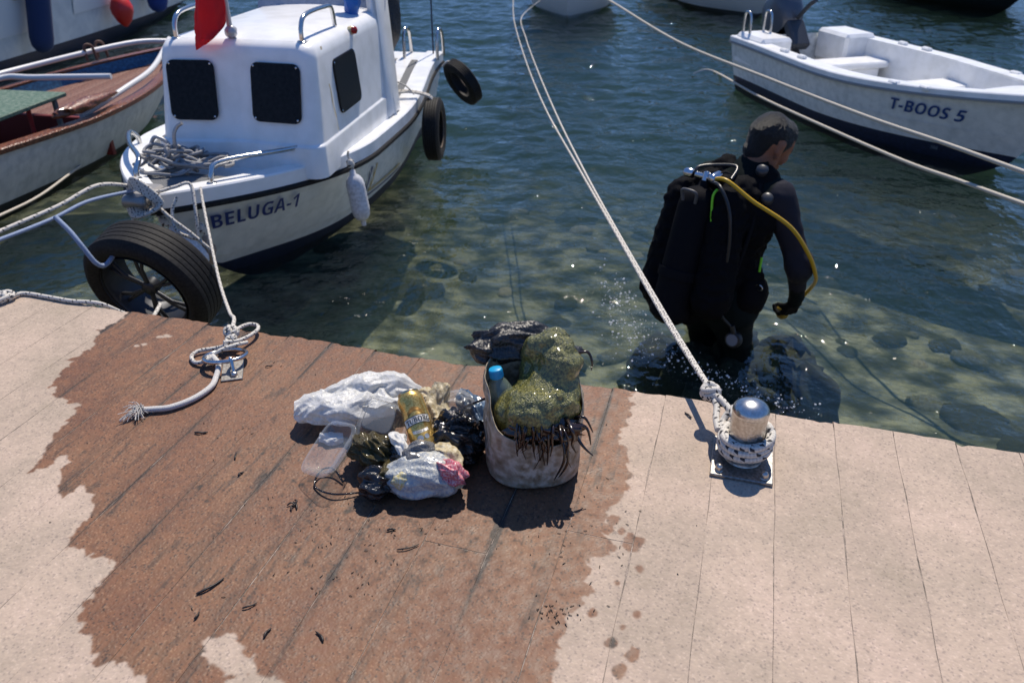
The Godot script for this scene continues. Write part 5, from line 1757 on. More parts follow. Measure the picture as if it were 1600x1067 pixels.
	flesh(s, [[Vector3(0, 1, 0.0), Vector3(0, 1.282, -0.05), 0.155, 0.175], [Vector3(-0.1, 1.332, -0.03), Vector3(0.1, 1.332, -0.03), 0.12, 0.12], [Vector3(0.11, 1.42, -0.02), Vector3(0.1, 1.49, -0.1), 0.055, 0.05], [Vector3(-0.11, 1.42, -0.02), Vector3(-0.1, 1.49, -0.1), 0.055, 0.05], [Vector3(0.1, 1.49, -0.1), Vector3(0.12, 1.356, -0.22), 0.05, 0.05], [Vector3(-0.1, 1.49, -0.1), Vector3(-0.12, 1.356, -0.22), 0.05, 0.05], [Vector3(0.15, 1.06, -0.02), Vector3(0.15, 0.98, -0.04), 0.06, 0.055], [Vector3(-0.18, 1.4, 0.09), Vector3(-0.19, 0.98, 0.2), 0.076, 0.086], [Vector3(0.07, 1.42, 0.12), Vector3(0.1, 1.02, 0.21), 0.08, 0.095], [Vector3(-0.15, 0.97, 0.19), Vector3(-0.02, 0.93, 0.19), 0.09, 0.085], [Vector3(-0.1, 1.46, 0.04), Vector3(0.06, 1.47, 0.04), 0.06, 0.06]], 0.011, 0.05, null, noise(506, 13.0, true, 2), 0.012)
	var vest := part("vest", s, black, t)
	for q in [Vector3(0.1, 1.535, -0.055), Vector3(0.17, 1.44, -0.005)]:
		s = Shape.new()
		lathe(s, [[0.0, 0.022], [0.012, 0.022], [0.022, 0.018], [0.026, 0.01], [0.028, -0.006]], 20, along(q, q + Vector3(0.25, 0.55, 0.5)))
		part("dump_valve", s, mat("grey plastic", K(0.035, 0.036, 0.04), 0.4), vest)
	for q in [[Vector3(0.12, 1.49, -0.02), Vector3(0.16, 1.332, 0.07), Vector3(0.14, 1.104, 0.12)], [Vector3(-0.12, 1.48, 0.02), Vector3(-0.17, 1.332, 0.08), Vector3(-0.16, 1.104, 0.14)], [Vector3(-0.2, 1.06, 0.1), Vector3(-0.13, 1.05, 0.27), Vector3(0.0, 1.05, 0.28), Vector3(0.12, 1.06, 0.15)]]:
		s = Shape.new()
		tube(s, smooth_path(q, 6), 0.011, 6)
		part("strap", s, mat("webbing", K(0.01, 0.01, 0.012), 0.8, 0.0, {"spec": 0.14}), vest)
	s = Shape.new()
	lump(s, at(Vector3(-0.12, 0.93, 0.19), 20), Vector3(0.11, 0.12, 0.09), 8, 0.2, 8, 26, 18)
	part("pocket", s, black, vest)
	s = Shape.new()
	lump(s, at(Vector3(0.16, 0.98, -0.02), 0), Vector3(0.07, 0.1, 0.09), 18, 0.2, 8, 26, 18)
	part("pocket", s, black, vest)
	s = Shape.new()
	var ring := []
	for k in 17: ring.append(Vector3(0.215 + cos(TAU * k / 16.0) * 0.018, 1.05 + sin(TAU * k / 16.0) * 0.013, 0.02))
	tube(s, PackedVector3Array(ring), 0.003, 7, 0.05, false)
	part("clip_ring", s, steel(), vest)
	# the tank in its sleeve, with valve, first stage and hoses
	var lo := Vector3(-0.05, 0.9, 0.3)
	var hi := Vector3(-0.06, 1.46, 0.13)
	var fr := along(lo, hi)
	var l := lo.distance_to(hi)
	s = Shape.new()
	lathe(s, [[0.0, 0.0], [0.07, 0.0], [0.088, 0.015], [0.09, 0.05], [0.087, 0.055], [0.087, l - 0.08], [0.08, l - 0.035], [0.055, l - 0.005], [0.025, l + 0.01], [0.022, l + 0.035]], 32, fr)
	var tank := part("tank", s, mat("tank sleeve", K(0.009, 0.009, 0.011), 0.65, 0.0, {"spec": 0.14, "tri": 10.0, "bump": [507, 0.05, 0.12]}), t)
	s = Shape.new()
	var band := fr * Transform3D(Basis.IDENTITY, Vector3(0, l * 0.36, 0))
	lathe(s, [[0.092, -0.022], [0.096, -0.02], [0.096, 0.02], [0.092, 0.022]], 32, band)
	part("cam_band", s, mats["webbing"], tank)
	s = Shape.new()
	bent_rail(s, [fr * Vector3(0.03, l - 0.06, 0.08), fr * Vector3(0.035, l - 0.02, 0.1), fr * Vector3(-0.0, l - 0.012, 0.11), fr * Vector3(-0.035, l - 0.02, 0.1), fr * Vector3(-0.03, l - 0.06, 0.08)], 0.007)
	part("carry_handle", s, mat("grey handle", K(0.06, 0.06, 0.065), 0.5), tank)
	s = Shape.new()
	lathe(s, [[0.016, l + 0.02], [0.016, l + 0.07], [0.0, l + 0.075]], 16, fr)
	lathe(s, [[0.0, -0.06], [0.013, -0.06], [0.013, 0.05], [0.0, 0.05]], 14, fr * at(Vector3(0, l + 0.05, 0), 0, 0, 90))
	lathe(s, [[0.0, 0.035], [0.014, 0.035], [0.02, 0.025], [0.02, -0.01], [0.0, -0.01]], 14, fr * at(Vector3(-0.075, l + 0.05, 0), 0, 0, 90))
	part("valve", s, mat("chrome", K(0.55, 0.55, 0.57), 0.15, 1.0), tank)
	s = Shape.new()
	lathe(s, [[0.0, 0.04], [0.018, 0.04], [0.023, 0.03], [0.023, -0.02], [0.015, -0.03], [0.0, -0.03]], 18, fr * at(Vector3(0.045, l + 0.055, 0.005), 0, -70))
	part("first_stage", s, mats["chrome"], tank)
	for q in [[[Vector3(-0.02, 1.51, 0.13), Vector3(0.06, 1.53, 0.15), Vector3(0.17, 1.46, 0.11), Vector3(0.31, 1.367, 0.03), Vector3(0.375, 1.23, -0.06), Vector3(0.385, 1.116, -0.14), Vector3(0.35, 1.04, -0.23), Vector3(0.3, 0.96, -0.31), Vector3(0.25, 0.87, -0.32)], 0.0085, "yellow hose", K(0.5, 0.3, 0.012)], [[Vector3(-0.03, 1.5, 0.13), Vector3(0.06, 1.51, 0.19), Vector3(0.13, 1.42, 0.21), Vector3(0.15, 1.256, 0.21), Vector3(0.14, 1.06, 0.21), Vector3(0.14, 0.95, 0.18), Vector3(0.17, 0.87, 0.12)], 0.0075, "black hose", K(0.012, 0.012, 0.014)], [[Vector3(-0.1, 1.5, 0.12), Vector3(-0.12, 1.53, 0.1), Vector3(-0.08, 1.54, 0.05), Vector3(0.02, 1.55, 0.02), Vector3(0.05, 1.52, 0.1)], 0.0075, "black hose", K(0.02, 0.02, 0.024)]]:
		s = Shape.new()
		tube(s, smooth_path(q[0], 8), q[1], 10)
		part(q[2].replace(" ", "_"), s, mat(q[2], q[3], 0.35), t)
	for q in [[Vector3(0.035, 1.49, 0.17), Vector3(0.03, 1.46, 0.19), Vector3(0.045, 1.356, 0.2), Vector3(0.05, 1.307, 0.2)], [Vector3(0.205, 1.191, 0.02), Vector3(0.21, 1.128, 0.03)]]:
		s = Shape.new()
		tube(s, smooth_path(q, 6), 0.0055, 7)
		part("green_lanyard", s, mat("neon green cord", K(0.2, 0.62, 0.02), 0.5), t)
	# pressure gauge hanging by its hose
	s = Shape.new()
	var gf := along(Vector3(0.185, 0.81, 0.11), Vector3(0.185, 0.81, 0.11) + Vector3(0.1, 0.25, 0.95))
	lathe(s, [[0.0, -0.02], [0.03, -0.02], [0.038, -0.01], [0.038, 0.012], [0.032, 0.018], [0.0, 0.018]], 24, gf)
	tube(s, PackedVector3Array([Vector3(0.17, 0.88, 0.12), Vector3(0.185, 0.83, 0.11)]), 0.012, 10)
	var ga := part("gauge", s, mat("gauge rubber", K(0.014, 0.014, 0.016), 0.45), t)
	s = Shape.new()
	lathe(s, [[0.026, 0.0185], [0.027, 0.021], [0.0, 0.021]], 20, gf)
	part("gauge_face", s, mat("gauge glass", K(0.12, 0.16, 0.22), 0.1), ga)
	# spare regulator in the hand
	s = Shape.new()
	var of := along(Vector3(0.205, 0.815, -0.275), Vector3(0.205, 0.815, -0.275) + Vector3(-0.5, 0.1, 0.85))
	lathe(s, [[0.0, -0.025], [0.022, -0.025], [0.034, -0.012], [0.036, 0.006], [0.03, 0.016], [0.012, 0.02], [0.0, 0.02]], 22, of)
	part("spare_regulator", s, mat("yellow plastic", K(0.3, 0.2, 0.02), 0.35), t)
	# drops and foam thrown up where the legs break the surface
	s = Shape.new()
	var rng := RandomNumberGenerator.new()
	rng.seed = 19
	for k in 540:
		var a := rng.randf() * TAU
		var c := Vector3(0.555, SEA, -3.65)
		var d := Vector3(rng.randfn(0.0, 0.05), 0, rng.randfn(0.0, 0.16))
		if k % 3 == 1:
			var q := rng.randf()
			c = Vector3(0.69, SEA, -3.15).lerp(Vector3(1.2, SEA, -2.66), q)
			d = Vector3(rng.randfn(0.0, 0.05), 0, rng.randfn(0.0, 0.035))
		elif k % 3 == 2:
			c = Vector3(0.6, SEA, -3.3)
			d = Vector3(rng.randfn(0.0, 0.07), 0, rng.randfn(0.0, 0.12))
		var r := 0.0014 + 0.0046 * pow(rng.randf(), 3.0)
		var p := c + d + Vector3(0, 0.012 + absf(rng.randfn(0.0, 0.012)), 0)
		lathe(s, [[0.0, -r], [r * 0.8, -r * 0.5], [r, 0.0], [r * 0.8, r * 0.5], [0.0, r]], 6, at(p, a))
	var foam := part("water_droplets", s, mat("foam drops", K(0.85, 0.88, 0.9), 0.25))
	tag(foam, "white drops and bubbles on the water round the diver", "foam", "", "stuff")

# ---------------------------------------------------------------- the pail of rubbish
func pail_ring(r: float, y0: float, y1: float, k: float, inset := 0.0, wob: FastNoiseLite = null) -> PackedVector3Array:
	# one level of the pail: a rounded square; where the rim is cut away (towards the quay) the level sinks with it
	var out := PackedVector3Array()
	for i in 61:
		var a := TAU * (i % 60) / 60.0
		var ca := cos(a)
		var sa := sin(a)
		var rr := (r - inset) / pow(pow(absf(ca), 2.7) + pow(absf(sa), 2.7), 1.0 / 2.7)
		var front := smoothstep(-0.1, 0.85, sa) # towards the camera
		var rim := lerpf(0.268, 0.145, front) + 0.012 * sin(a * 3.0 + 0.6) - 0.02 * smoothstep(0.3, 1.0, ca) * (1.0 - front)
		var y := lerpf(y0, lerpf(y1, rim, 1.0 if y1 > 0.2 else 0.0), k)
		var p := Vector3(ca * rr, y, sa * rr)
		if wob: p += Vector3(ca, 0, sa) * 0.006 * wob.get_noise_3dv(p) * smoothstep(0.02, 0.2, y) * 2.0
		out.append(p)
	return out

func build_bucket() -> void:
	var c := Vector3(0.05, 0.0, -1.578)
	var t := thing("cut_pail", "dirty white plastic canister with its top cut off, filled with weedy rubbish", "pail", Transform3D(Basis(Vector3.UP, deg_to_rad(6)), c))
	var wob := noise(601, 9.0, false, 2)
	var s := Shape.new()
	var rows := [pail_ring(0.06, 0.004, 0.0, 0.0), pail_ring(0.1, 0.004, 0.0, 0.0), pail_ring(0.11, 0.006, 0.0, 0.0), pail_ring(0.116, 0.016, 0.0, 0.0)]
	for k in 11: rows.append(pail_ring(0.117 - 0.002 * k / 10.0, 0.045, 0.268, k / 10.0, 0.0, wob))
	for k in 11: rows.append(pail_ring(0.117 - 0.002 * (10 - k) / 10.0, 0.045, 0.268, (10 - k) / 10.0, 0.0032, wob))
	rows.append(pail_ring(0.1, 0.02, 0.0, 0.0, 0.004))
	rows.append(pail_ring(0.0001, 0.012, 0.0, 0.0))
	s.grid(rows, true)
	part("wall", s, mat("dirty plastic", K(0.5, 0.46, 0.37), 0.45, 0.0, {"tri": 4.5, "tex": [602, 0.014, K(0.2, 0.15, 0.09), K(0.54, 0.49, 0.4), 0.45], "bump": [603, 0.03, 0.15], "back": [0.25, 0.22, 0.16]}), t)
	s = Shape.new()
	s.fan(pail_ring(0.06, 0.0035, 0.0, 0.0), Vector3(0, 0.0035, 0))
	part("base", s, mats["dirty plastic"], t)
	# slimy bag overgrown with green algae
	var g := Shape.new()
	flesh(g, [[Vector3(0.045, 0.07, -1.58), Vector3(0.05, 0.15, -1.58), 0.085, 0.085], [Vector3(0.005, 0.175, -1.545), Vector3(0.05, 0.185, -1.525), 0.05, 0.062], [Vector3(0.05, 0.185, -1.525), Vector3(0.105, 0.195, -1.55), 0.062, 0.055], [Vector3(0.11, 0.2, -1.56), Vector3(0.118, 0.27, -1.605), 0.05, 0.044], [Vector3(0.118, 0.27, -1.605), Vector3(0.1, 0.302, -1.64), 0.044, 0.04],
		[Vector3(0.1, 0.302, -1.64), Vector3(0.06, 0.28, -1.655), 0.04, 0.032], [Vector3(0.06, 0.28, -1.655), Vector3(0.045, 0.2, -1.64), 0.032, 0.03], [Vector3(0.07, 0.2, -1.6), Vector3(0.09, 0.24, -1.61), 0.045, 0.04]], 0.005, 0.03, null, noise(609, 13.0, true, 2), 0.008)
	single("algae_bag", g, mat("green algae", K(0.06, 0.075, 0.015), 0.32, 0.0, {"tri": 9.0, "tex": [605, 0.025, K(0.022, 0.03, 0.004), K(0.34, 0.3, 0.075), 0.52], "bump": [606, 0.06, 0.35], "coat": 0.8}), "slimy bag overgrown with green algae bulging out of the pail", "bag")
	# drinks bottle with a blue cap
	var lo := Vector3(-0.005, 0.072, -1.575)
	var hi := Vector3(-0.04, 0.262, -1.6)
	var bo := thing("drinks_bottle", "clear plastic bottle with bright blue cap standing in the pail", "bottle", along(lo, hi))
	s = Shape.new()
	lathe(s, [[0.0, 0.0], [0.028, 0.0], [0.032, 0.01], [0.032, 0.05], [0.03, 0.055], [0.032, 0.06], [0.032, 0.09], [0.03, 0.095], [0.0335, 0.12], [0.031, 0.14], [0.022, 0.16], [0.014, 0.17], [0.0125, 0.19]], 28)
	part("bottle_wall", s, mat("bottle plastic", K(0.32, 0.42, 0.36), 0.1, 0.0, {"alpha": 0.3}), bo)
	s = Shape.new()
	var cap := [[0.0158, 0.172], [0.0165, 0.174], [0.0165, 0.192], [0.015, 0.196], [0.0, 0.197]]
	lathe(s, cap, 28)
	part("cap", s, mat("blue cap", K(0.01, 0.3, 0.55), 0.4), bo)
	for k in 24:
		s = Shape.new()
		var a := TAU * k / 24.0
		box(s, Vector3(0.0012, 0.016, 0.0016), 0.0004, Transform3D(Basis(Vector3.UP, -a), Vector3(cos(a) * 0.0166, 0.183, sin(a) * 0.0166)))
		part("cap_rib", s, mats["blue cap"], bo.get_child(1))
	# black refuse bag crammed in at the back
	s = Shape.new()
	lump(s, at(Vector3(0.0, 0.275, -1.705), 12), Vector3(0.095, 0.036, 0.04), 610, 0.7, 16.0, 84, 50, -9.0, 0.3)
	lump(s, at(Vector3(-0.062, 0.262, -1.685), 0), Vector3(0.036, 0.03, 0.034), 612, 0.6, 18.0, 50, 32, -9.0, 0.3)
	lump(s, at(Vector3(0.13, 0.262, -1.68), 30, 0, -12), Vector3(0.045, 0.012, 0.018), 614, 0.6, 30.0, 36, 18)
	var blk := thing("refuse_bag", "crumpled dull black refuse bag crammed into the back of the pail", "bag")
	part("film", s, mat("dull black film", K(0.02, 0.02, 0.022), 0.34, 0.0, {"tri": 8.0, "tex": [615, 0.03, K(0.012, 0.012, 0.013), K(0.06, 0.058, 0.056), 0.55], "bump": [618, 0.01, 0.35, true]}), blk)
	# brown weed hanging over the cut rim
	var weed := mat("brown weed", K(0.03, 0.014, 0.009), 0.22, 0.0, {"tri": 20.0, "tex": [616, 0.05, K(0.006, 0.003, 0.0025), K(0.04, 0.02, 0.012)], "coat": 0.6})
	var cl := thing("brown_weed", "glossy dark brown seaweed hanging over the cut front rim of the pail", "seaweed", Transform3D(Basis.IDENTITY, c))
	var rng := RandomNumberGenerator.new()
	rng.seed = 61
	for k in 26:
		var x := rng.randf_range(-0.045, 0.085)
		var z := 0.085 + rng.randf_range(0.0, 0.02)
		var y := 0.165 + rng.randf_range(-0.01, 0.025)
		var d := rng.randf_range(0.02, 0.08) * (1.25 if x > 0.02 else 0.85)
		var sw := rng.randf_range(-0.02, 0.02)
		var p := [Vector3(x - sw, y + 0.01, z - 0.045), Vector3(x, y + 0.008, z + 0.018), Vector3(x + sw * 0.5, y - 0.018, 0.123), Vector3(x + sw * 0.3, y - d * 0.6, 0.1225), Vector3(x + sw, y - d, 0.1215)]
		s = Shape.new()
		var pts := smooth_path(p, 4)
		var wd := rng.randf_range(0.0018, 0.006)
		ribbon(s, pts, wd)
		part("strand", s, weed, cl)
	for q in [[Vector3(0.1, 0.17, 0.07), Vector3(0.125, 0.165, 0.085), Vector3(0.135, 0.125, 0.095)], [Vector3(0.09, 0.165, 0.085), Vector3(0.115, 0.13, 0.105), Vector3(0.14, 0.105, 0.11)], [Vector3(0.095, 0.18, 0.06), Vector3(0.12, 0.185, 0.07), Vector3(0.14, 0.15, 0.08)], [Vector3(0.075, 0.16, 0.1), Vector3(0.08, 0.1, 0.125), Vector3(0.06, 0.05, 0.122)], [Vector3(0.065, 0.16, 0.1), Vector3(0.072, 0.11, 0.126), Vector3(0.05, 0.04, 0.12)]]:
		s = Shape.new()
		ribbon(s, smooth_path(q, 6), 0.0042)
		part("strand", s, weed, cl)
	s = Shape.new()
	lump(s, at(Vector3(0.02, 0.168, 0.085), 0), Vector3(0.072, 0.024, 0.026), 617, 0.9, 30.0, 60, 24)
	part("clump", s, weed, cl)
	for q in [[Vector3(0.16, 0.27, -1.66), Vector3(0.185, 0.272, -1.66), Vector3(0.196, 0.25, -1.65), Vector3(0.195, 0.225, -1.65)], [Vector3(-0.07, 0.1, -1.71), Vector3(-0.12, 0.075, -1.71), Vector3(-0.16, 0.06, -1.7)]]:
		s = Shape.new()
		var w := []
		for x in q: w.append(x - c)
		ribbon(s, smooth_path(w, 6), 0.004)
		part("strand", s, weed, cl)

func ribbon(s: Shape, pts: PackedVector3Array, w: float) -> void:   # a flat blade with some thickness, narrowing to its end
	var from := pts.size()
	var rows := []
	for i in from:
		var dir := (pts[mini(i + 1, from - 1)] - pts[maxi(i - 1, 0)]).normalized()
		var side := dir.cross(Vector3(0.1, 0.35, 0.93)).normalized()
		side = side.rotated(dir, 0.3 * sin(i * 0.5 + w * 900.0))
		var n := dir.cross(side)
		var k := w * (1.0 - 0.75 * pow(float(i) / (from - 1), 2.0))
		rows.append(PackedVector3Array([pts[i] + side * k, pts[i] + n * 0.0014, pts[i] - side * k, pts[i] - n * 0.0014, pts[i] + side * k]))
	s.grid(rows, true)

# ---------------------------------------------------------------- the heap of litter beside it
# an inflated, creased sleeve of thin film along a spine; half: half widths, high: heights
func sleeve(s: Shape, spine: Array, half: Array, high: Array, seed_: int, amp := 0.01, freq := 18.0, lowest := 0.0015, n := 40) -> void:
	var path := smooth_path(spine, 14)
	var run := 0.0
	var cr := noise(seed_, freq * 1.1, true, 2)
	var sw := noise(seed_ + 3, freq * 0.5, false, 2)
	var rows := []
	for i in path.size():
		if i: run += path[i].distance_to(path[i - 1])
		var q := float(i) / (path.size() - 1) * (half.size() - 1)
		var k := mini(int(q), half.size() - 2)
		var hw: float = lerpf(half[k], half[k + 1], q - k)
		var hh: float = lerpf(high[k], high[k + 1], q - k)
		var dir := (path[mini(i + 1, path.size() - 1)] - path[maxi(i - 1, 0)]).normalized()
		var side := dir.cross(Vector3.UP).normalized()
		var up := side.cross(dir)
		var row := PackedVector3Array()
		for j in n + 1:
			var a := TAU * (j % n) / n
			var o := (side * cos(a) * hw + up * sin(a) * hh)
			var p := path[i] + o
			var w := Vector3(run * 0.3 + cos(a * 2.0) * 0.01, (o + side * run * 0.35).dot(side), o.dot(up) + run * 0.2)   # folds run along the film
			p += o.normalized() * amp * (cr.get_noise_3dv(w) + 0.7 * sw.get_noise_3dv(p))
			if p.y < lowest: p.y = lowest
			row.append(p)
		rows.append(row)
	s.grid(rows, true)

func tray(s: Shape, w: float, d: float, deep: float, where: Transform3D) -> void:   # thin clear dish with a flat rim, opening upwards
	var from := s.v.size()
	var ring := func(k: float, y: float) -> PackedVector3Array:
		var o := PackedVector3Array()
		for i in 49:
			var a := TAU * (i % 48) / 48.0
			var e := 1.0 / pow(pow(absf(cos(a)), 5.0) + pow(absf(sin(a)), 5.0), 0.2)
			o.append(Vector3(cos(a) * e * (w / 2 + k), y, sin(a) * e * (d / 2 + k)))
		return o
	var rows := [ring.call(-w * 0.49, 0.0), ring.call(-0.022, 0.0), ring.call(-0.016, 0.003), ring.call(-0.012, deep * 0.5), ring.call(-0.009, deep * 0.5 + 0.001), ring.call(-0.004, deep - 0.002), ring.call(-0.001, deep), ring.call(0.006, deep), ring.call(0.008, deep - 0.003), ring.call(0.006, deep - 0.0035)]
	s.grid(rows, true)
	s.apply(where, from)

func build_litter() -> void:
	# white carrier bag, lying behind
	var milky := mat("white bag film", K(0.74, 0.74, 0.73), 0.38, 0.0, {"tri": 6.0, "tex": [701, 0.02, K(0.64, 0.63, 0.58), K(0.8, 0.8, 0.8), 0.38], "back": [0.7, 0.7, 0.68], "bump": [706, 0.008, 0.35, true]})
	var wb := thing("carrier_bag", "crumpled white plastic carrier bag at the back of the litter heap", "bag")
	var s := Shape.new()
	sleeve(s, [Vector3(-0.575, 0.045, -1.735), Vector3(-0.53, 0.05, -1.735), Vector3(-0.46, 0.05, -1.73), Vector3(-0.385, 0.05, -1.745), Vector3(-0.32, 0.045, -1.76)], [0.028, 0.042, 0.05, 0.045, 0.02], [0.012, 0.028, 0.03, 0.034, 0.02], 702, 0.014, 17.0, 0.0015, 96)
	part("pouch", s, milky, wb)
	s = Shape.new()
	sleeve(s, [Vector3(-0.53, 0.05, -1.79), Vector3(-0.46, 0.062, -1.8), Vector3(-0.38, 0.066, -1.81), Vector3(-0.31, 0.062, -1.81), Vector3(-0.25, 0.045, -1.79)], [0.01, 0.035, 0.045, 0.045, 0.015], [0.008, 0.022, 0.034, 0.036, 0.015], 703, 0.014, 17.0, 0.0015, 96)
	part("pouch", s, milky, wb)
	s = Shape.new()
	film(s, [[Vector3(-0.525, 0.07, -1.8), Vector3(-0.45, 0.075, -1.81), Vector3(-0.38, 0.095, -1.83), Vector3(-0.3, 0.09, -1.82)], [Vector3(-0.5, 0.06, -1.76), Vector3(-0.44, 0.085, -1.76), Vector3(-0.37, 0.085, -1.78), Vector3(-0.3, 0.08, -1.77)], [Vector3(-0.47, 0.05, -1.7), Vector3(-0.42, 0.07, -1.71), Vector3(-0.36, 0.08, -1.71), Vector3(-0.3, 0.08, -1.72)]], 9, 704, 0.014, 15.0)
	part("flap", s, milky, wb)
	s = Shape.new()
	sleeve(s, [Vector3(-0.5, 0.012, -1.66), Vector3(-0.47, 0.012, -1.655), Vector3(-0.44, 0.012, -1.66)], [0.008, 0.016, 0.008], [0.006, 0.012, 0.006], 705, 0.008, 30.0)
	part("pouch", s, milky, wb)
	# clear hinged food box
	var clear := mat("clear plastic", K(0.6, 0.61, 0.6), 0.06, 0.0, {"alpha": 0.17})
	var fb := thing("food_box", "clear hinged plastic food box lying open in front of the carrier bag", "food box")
	s = Shape.new()
	tray(s, 0.105, 0.135, 0.032, Transform3D(Basis.from_euler(Vector3(deg_to_rad(28), deg_to_rad(-30), deg_to_rad(18))), Vector3(-0.43, 0.055, -1.535)))
	part("lid", s, clear, fb)
	s = Shape.new()
	tray(s, 0.115, 0.11, 0.05, Transform3D(Basis.from_euler(Vector3(deg_to_rad(-140), deg_to_rad(-24), deg_to_rad(10))), Vector3(-0.335, 0.1, -1.625)))
	for k in 9:
		var f := Transform3D(Basis.from_euler(Vector3(deg_to_rad(-140), deg_to_rad(-24), deg_to_rad(10))), Vector3(-0.335, 0.1, -1.625))
		tube(s, PackedVector3Array([f * Vector3(-0.044 + 0.011 * k, 0.004, 0.046), f * Vector3(-0.044 + 0.011 * k, 0.045, 0.05)]), 0.0014, 5)
	part("tray", s, mat("hazed plastic", K(0.5, 0.5, 0.46), 0.12, 0.0, {"alpha": 0.3}), fb)
	# the gold beer can
	var top := Vector3(-0.262, 0.15, -1.66)
	var low := Vector3(-0.207, 0.056, -1.546)
	var fr := along(low, top)
	var toward := Vector3(0.235, 1.18, 1.6).normalized()
	var yax := fr.basis.y
	var zax := (toward - yax * toward.dot(yax)).normalized()
	fr = Transform3D(Basis(yax.cross(zax), yax, zax), low)
	var can := thing("beer_can", "dented gold beer can with a white name band leaning on the litter", "can", fr)
	var dents := noise(711, 26.0, false, 2)
	var can_r := func(a: float, y: float) -> float:
		var r := 0.033
		if y < 0.008: r = lerpf(0.024, 0.033, smoothstep(0.0, 0.008, y))
		if y > 0.142: r = lerpf(0.033, 0.0265, smoothstep(0.142, 0.154, y))
		var dent: float = dents.get_noise_3d(cos(a) * 0.033, y, sin(a) * 0.033)
		return r + 0.0035 * dent * smoothstep(0.01, 0.03, y) * smoothstep(0.15, 0.13, y) - 0.005 * exp(-pow((y - 0.115) / 0.012, 2.0)) * smoothstep(0.5, 1.0, cos(a - 2.2)) - 0.004 * exp(-pow((y - 0.052) / 0.01, 2.0)) * smoothstep(0.3, 1.0, cos(a - 0.5))
	s = Shape.new()
	var rows := []
	for y in [0.0, 0.004, 0.008, 0.014, 0.02, 0.03, 0.04, 0.05, 0.06, 0.07, 0.08, 0.09, 0.1, 0.108, 0.116, 0.124, 0.132, 0.142, 0.148, 0.154]:
		var row := PackedVector3Array()
		for k in 61:
			var a := TAU * (k % 60) / 60.0
			var r: float = can_r.call(a, y)
			row.append(Vector3(cos(a) * r, y, sin(a) * r))
		rows.append(row)
	s.grid(rows, true)
	s.fan(rows[0], Vector3(0, 0.004, 0))
	part("can_wall", s, mat("gold foil", K(0.6, 0.4, 0.1), 0.3, 0.85, {"tri": 16.0, "tex": [712, 0.02, K(0.5, 0.27, 0.06), K(0.9, 0.62, 0.2), 0.42]}), can)
	s = Shape.new()
	lathe(s, [[0.0265, 0.154], [0.0278, 0.157], [0.0272, 0.159], [0.0255, 0.158], [0.0245, 0.153], [0.0, 0.1535]], 40)
	part("can_lid", s, mat("can lid", K(0.6, 0.5, 0.32), 0.3, 1.0), can)
	var wrap := func(x: float, y: float, lift: float) -> Vector3:
		var a := PI / 2 - x / 0.033
		var r: float = can_r.call(a, y) + lift
		return Vector3(cos(a) * r, y, sin(a) * r)
	var patch := func(n: String, m: Material, x0: float, x1: float, y0: float, y1: float, lift: float, bow: float, parent: Node3D) -> void:
		var sh := Shape.new()
		var rr := []
		for j in 7:
			var row := PackedVector3Array()
			for k in 29:
				var u := k / 28.0
				row.append(wrap.call(lerpf(x0, x1, u), lerpf(y0, y1, j / 6.0) + bow * (1.0 - pow(u * 2.0 - 1.0, 2.0)), lift))
			rr.append(row)
		sh.grid(rr)
		part(n, sh, m, parent)
	var ink := mat("black print", K(0.02, 0.02, 0.025), 0.4)
	var cream := mat("cream print", K(0.6, 0.58, 0.52), 0.4)
	var slope := func(x: float, y: float) -> Vector3: return wrap.call(x, y + 0.0, 0.0012)
	patch.call("name_band", cream, -0.036, 0.036, 0.066, 0.085, 0.0006, 0.002, can)
	patch.call("band_edge", ink, -0.036, 0.036, 0.0845, 0.0862, 0.0008, 0.002, can)
	patch.call("band_edge", ink, -0.036, 0.036, 0.0648, 0.0665, 0.0008, 0.002, can)
	patch.call("emblem", mat("brown print", K(0.3, 0.16, 0.04), 0.35, 0.6), -0.02, 0.02, 0.088, 0.1, 0.0006, 0.012, can)
	patch.call("script_band", cream, -0.022, 0.022, 0.046, 0.054, 0.0006, -0.004, can)
	s = Shape.new()
	lettering(s, "TUBORG", 0.0135, func(x, y): return slope.call(x * 0.82 + 0.003, 0.0755 + y + 0.002 * (1.0 - pow(x / 0.036, 2.0))), true, true)
	part("brand_name", s, ink, can)
	s = Shape.new()
	lettering(s, "GOLD", 0.0055, func(x, y): return slope.call(x, 0.05 + y - 0.004 * (1.0 - pow(x / 0.022, 2.0))), true, true)
	part("small_print", s, ink, can)
	for q in [[-0.006, 0.028, 0.008], [0.011, 0.03, 0.006]]:
		s = Shape.new()
		var c0 := s.vert(wrap.call(q[0], q[1], 0.0008))
		for k in 25: s.vert(wrap.call(q[0] + cos(TAU * k / 24.0) * q[2], q[1] + sin(TAU * k / 24.0) * q[2], 0.0008))
		for k in 24: s.tri(c0, c0 + 1 + k, c0 + 2 + k)
		part("medal_print", s, mat("pale gold print", K(0.4, 0.42, 0.42), 0.3, 0.4), can)
	# knotted cream bag with its pouch of packaging in front
	var creamf := mat("cream bag film", K(0.62, 0.53, 0.34), 0.4, 0.0, {"tri": 8.0, "tex": [721, 0.02, K(0.5, 0.39, 0.2), K(0.7, 0.64, 0.48), 0.45], "back": [0.55, 0.45, 0.25], "bump": [725, 0.012, 0.25, true]})
	var kb := thing("knotted_bag", "cream plastic bag twisted and knotted beside the beer can", "bag")
	s = Shape.new()
	sleeve(s, [Vector3(-0.185, 0.135, -1.73), Vector3(-0.19, 0.11, -1.7), Vector3(-0.2, 0.075, -1.665), Vector3(-0.205, 0.035, -1.62)], [0.012, 0.022, 0.03, 0.042], [0.01, 0.014, 0.02, 0.024], 722, 0.012, 26.0)
	part("twisted_neck", s, creamf, kb)
